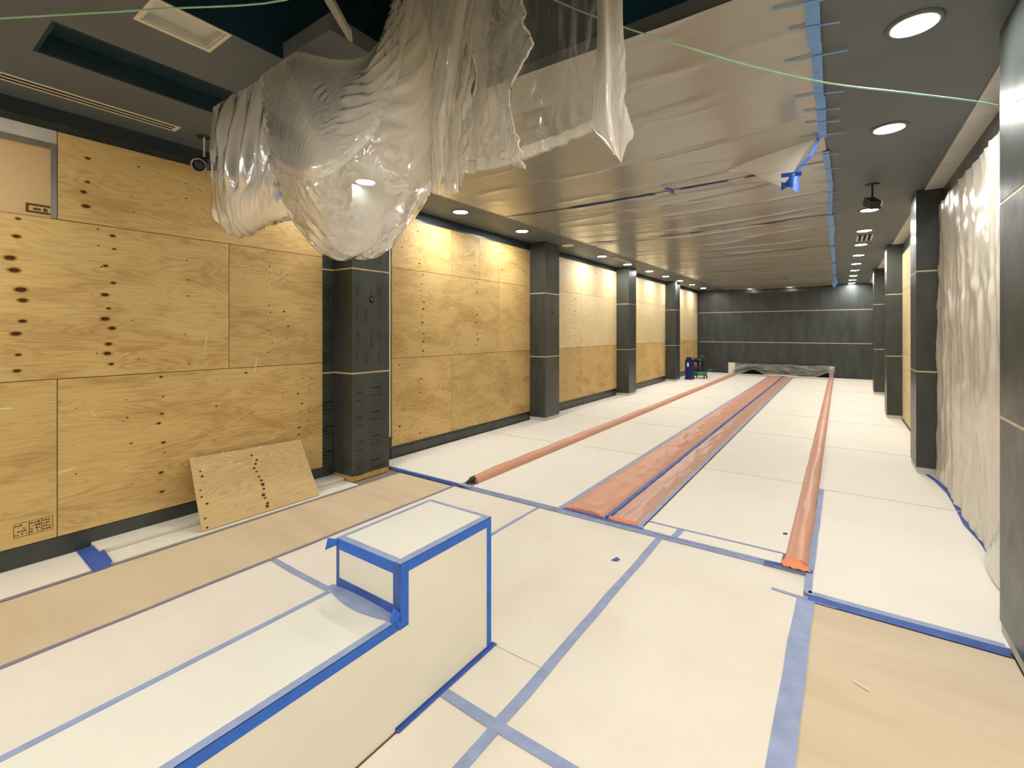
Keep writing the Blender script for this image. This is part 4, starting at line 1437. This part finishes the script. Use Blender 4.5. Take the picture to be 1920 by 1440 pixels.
# ------------------------------------------------------------------ plastic over the right-hand bay
ps = thing('wall_plastic_sheet', (.97, 5.7, 0), 'clear plastic sheet hung over the pale plywood bay on the right', 'plastic sheet')


def wps(u, v):
    y = 3.82 + (7.47 - 3.82) * u
    z = 3.20 * (1 - v) + .012
    d = .018 + .02 * ridge(y * 1.9 + .9 * v, z * .5 + y * .35, 3) ** 3 + .012 * ridge(y * 4.3 + v * 2, z * .9, 5) ** 3 + .02 * v + .01 * fbm(y * 4, z * 4, 2)
    flare = .06 * max(0, v - .9) * 10 * (.5 + .5 * fbm(y * 2, 0, 4))
    return (PXR - .004 - max(.004, d) - max(0, flare) * .4, y, z)


MB().grid(110, 90, wps).build('sheet', 'plastic_wall', ps, True)
MB().box(PXR - .012, PXR - .008, 3.82, 7.48, 3.165, 3.225).build('tape_strip', 'tape_dark', ps)
MB().box(PXR - .020, PXR - .008, 7.44, 7.475, 2.2, 3.22).build('tape_strip', 'tape_dark', ps)
m = MB()
m.grid(16, 16, lambda u, v: (.985 - .10 * v - .03 * math.sin(3 * u), 4.25 + .75 * u - .1 * v, .55 * (1 - v) * (1 - .55 * abs(2 * u - 1)) + .015 + .01 * fbm(u * 5, v * 5, 2)))
m.build('loose_fold', 'plastic_thick', ps, True)

# ------------------------------------------------------------------ green string across the room
tag(MB().tube([tuple(cr_list([Vector(p) for p in CORD], i / 60)) for i in range(61)], .0045, 6).build('green_string', 'cord', None, True), 'thin green string stretched under the ceiling across the room', 'string')

# ------------------------------------------------------------------ blue case and rolling machine at the far left
case = thing('blue_case', (-4.42, 17.35, .001), 'dark blue upright case with a white label beside the farthest left column', 'case')
cbody = MB().box(-4.53, -4.30, 17.20, 17.50, .004, .70).build('body', 'blue_case', case)
MB().box(-4.50, -4.36, 17.24, 17.46, .70, .79).build('top_handle', 'blue_case', case)
MB().box(-4.46, -4.40, 17.196, 17.20, .46, .60).build('label_patch', 'white_trim', cbody)
MB().box(-4.55, -4.28, 17.18, 17.52, .002, .035).build('foot', 'black', case)
mc = thing('rolling_machine', (-4.2, 18.0, .001), 'black wheeled floor machine with a green roller tank beside the blue case', 'machine')
for (x, y) in ((-4.38, 17.82), (-4.02, 17.82), (-4.38, 18.22), (-4.02, 18.22)):
    MB().tube([(x - .018, y, .045), (x + .018, y, .045)], .042, 14).build('wheel', 'black', mc)
fr = MB()
for (x, y) in ((-4.38, 17.85), (-4.02, 17.85), (-4.38, 18.2), (-4.02, 18.2)):
    fr.tube([(x, y, .08), (x, y, .74)], .013, 8)
for z in (.10, .40, .72):
    fr.tube([(-4.38, 17.85, z), (-4.02, 17.85, z), (-4.02, 18.2, z), (-4.38, 18.2, z), (-4.38, 17.85, z)], .011, 8)
fr.build('frame', 'black', mc)
MB().tube([(-4.42, 17.80, .17), (-3.96, 17.80, .20)], .062, 16).build('green_tank', 'green', mc, True)
MB().box(-4.34, -4.06, 17.88, 18.17, .14, .66).build('body', 'black', mc)
MB().tube([(-4.40, 17.9, .64), (-4.0, 17.9, .64)], .055, 14).build('top_roller', 'black', mc, True)
MB().tube([(-4.3, 17.83, .60), (-4.28, 17.82, .45), (-4.3, 17.83, .28)], .012, 8).build('hose', 'grey_metal', mc, True)
MB().tube([(-4.16, 17.83, .60), (-4.18, 17.82, .45), (-4.15, 17.83, .28)], .012, 8).build('hose', 'grey_metal', mc, True)
MB().tube([(-4.2, 18.0, .72), (-4.2, 17.98, .80), (-4.1, 17.98, .82), (-4.05, 18.0, .74)], .012, 8).build('handle', 'grey_metal', mc, True)
MB().tube([(-4.02, 18.2, .28), (-3.86, 18.3, .30)], .022, 8).build('side_pipe', 'green', mc, True)

# ------------------------------------------------------------------ scraps on the floor
m = MB()
sxx, syy = -1.4, 3.37
m.hexa([(sxx - .025, syy - .03, NZ + .001), (sxx + .015, syy - .02, NZ + .001), (sxx + .025, syy + .02, NZ + .001), (sxx - .005, syy + .03, NZ + .001), (sxx - .025, syy - .03, NZ + .004), (sxx + .015, syy - .02, NZ + .008), (sxx + .025, syy + .02, NZ + .005), (sxx - .005, syy + .03, NZ + .010)])
tag(m.build('tape_scrap', 'tape_dark'), 'tiny torn scrap of blue tape lying on the white floor board', 'scrap')
m = MB()
m.tube([(-0.395, 4.56, .006), (-0.365, 4.57, .007)], .006, 6)
tag(m.build('dark_chip', 'black'), 'small dark chip on the white board left of the right orange ridge', 'scrap')
m = MB()
m.tube([(.05, 2.88, NZ + .004), (.115, 2.845, NZ + .004)], .0035, 6)
tag(m.build('white_stick', 'white_trim'), 'small white stick lying on the brown paper at right', 'scrap')
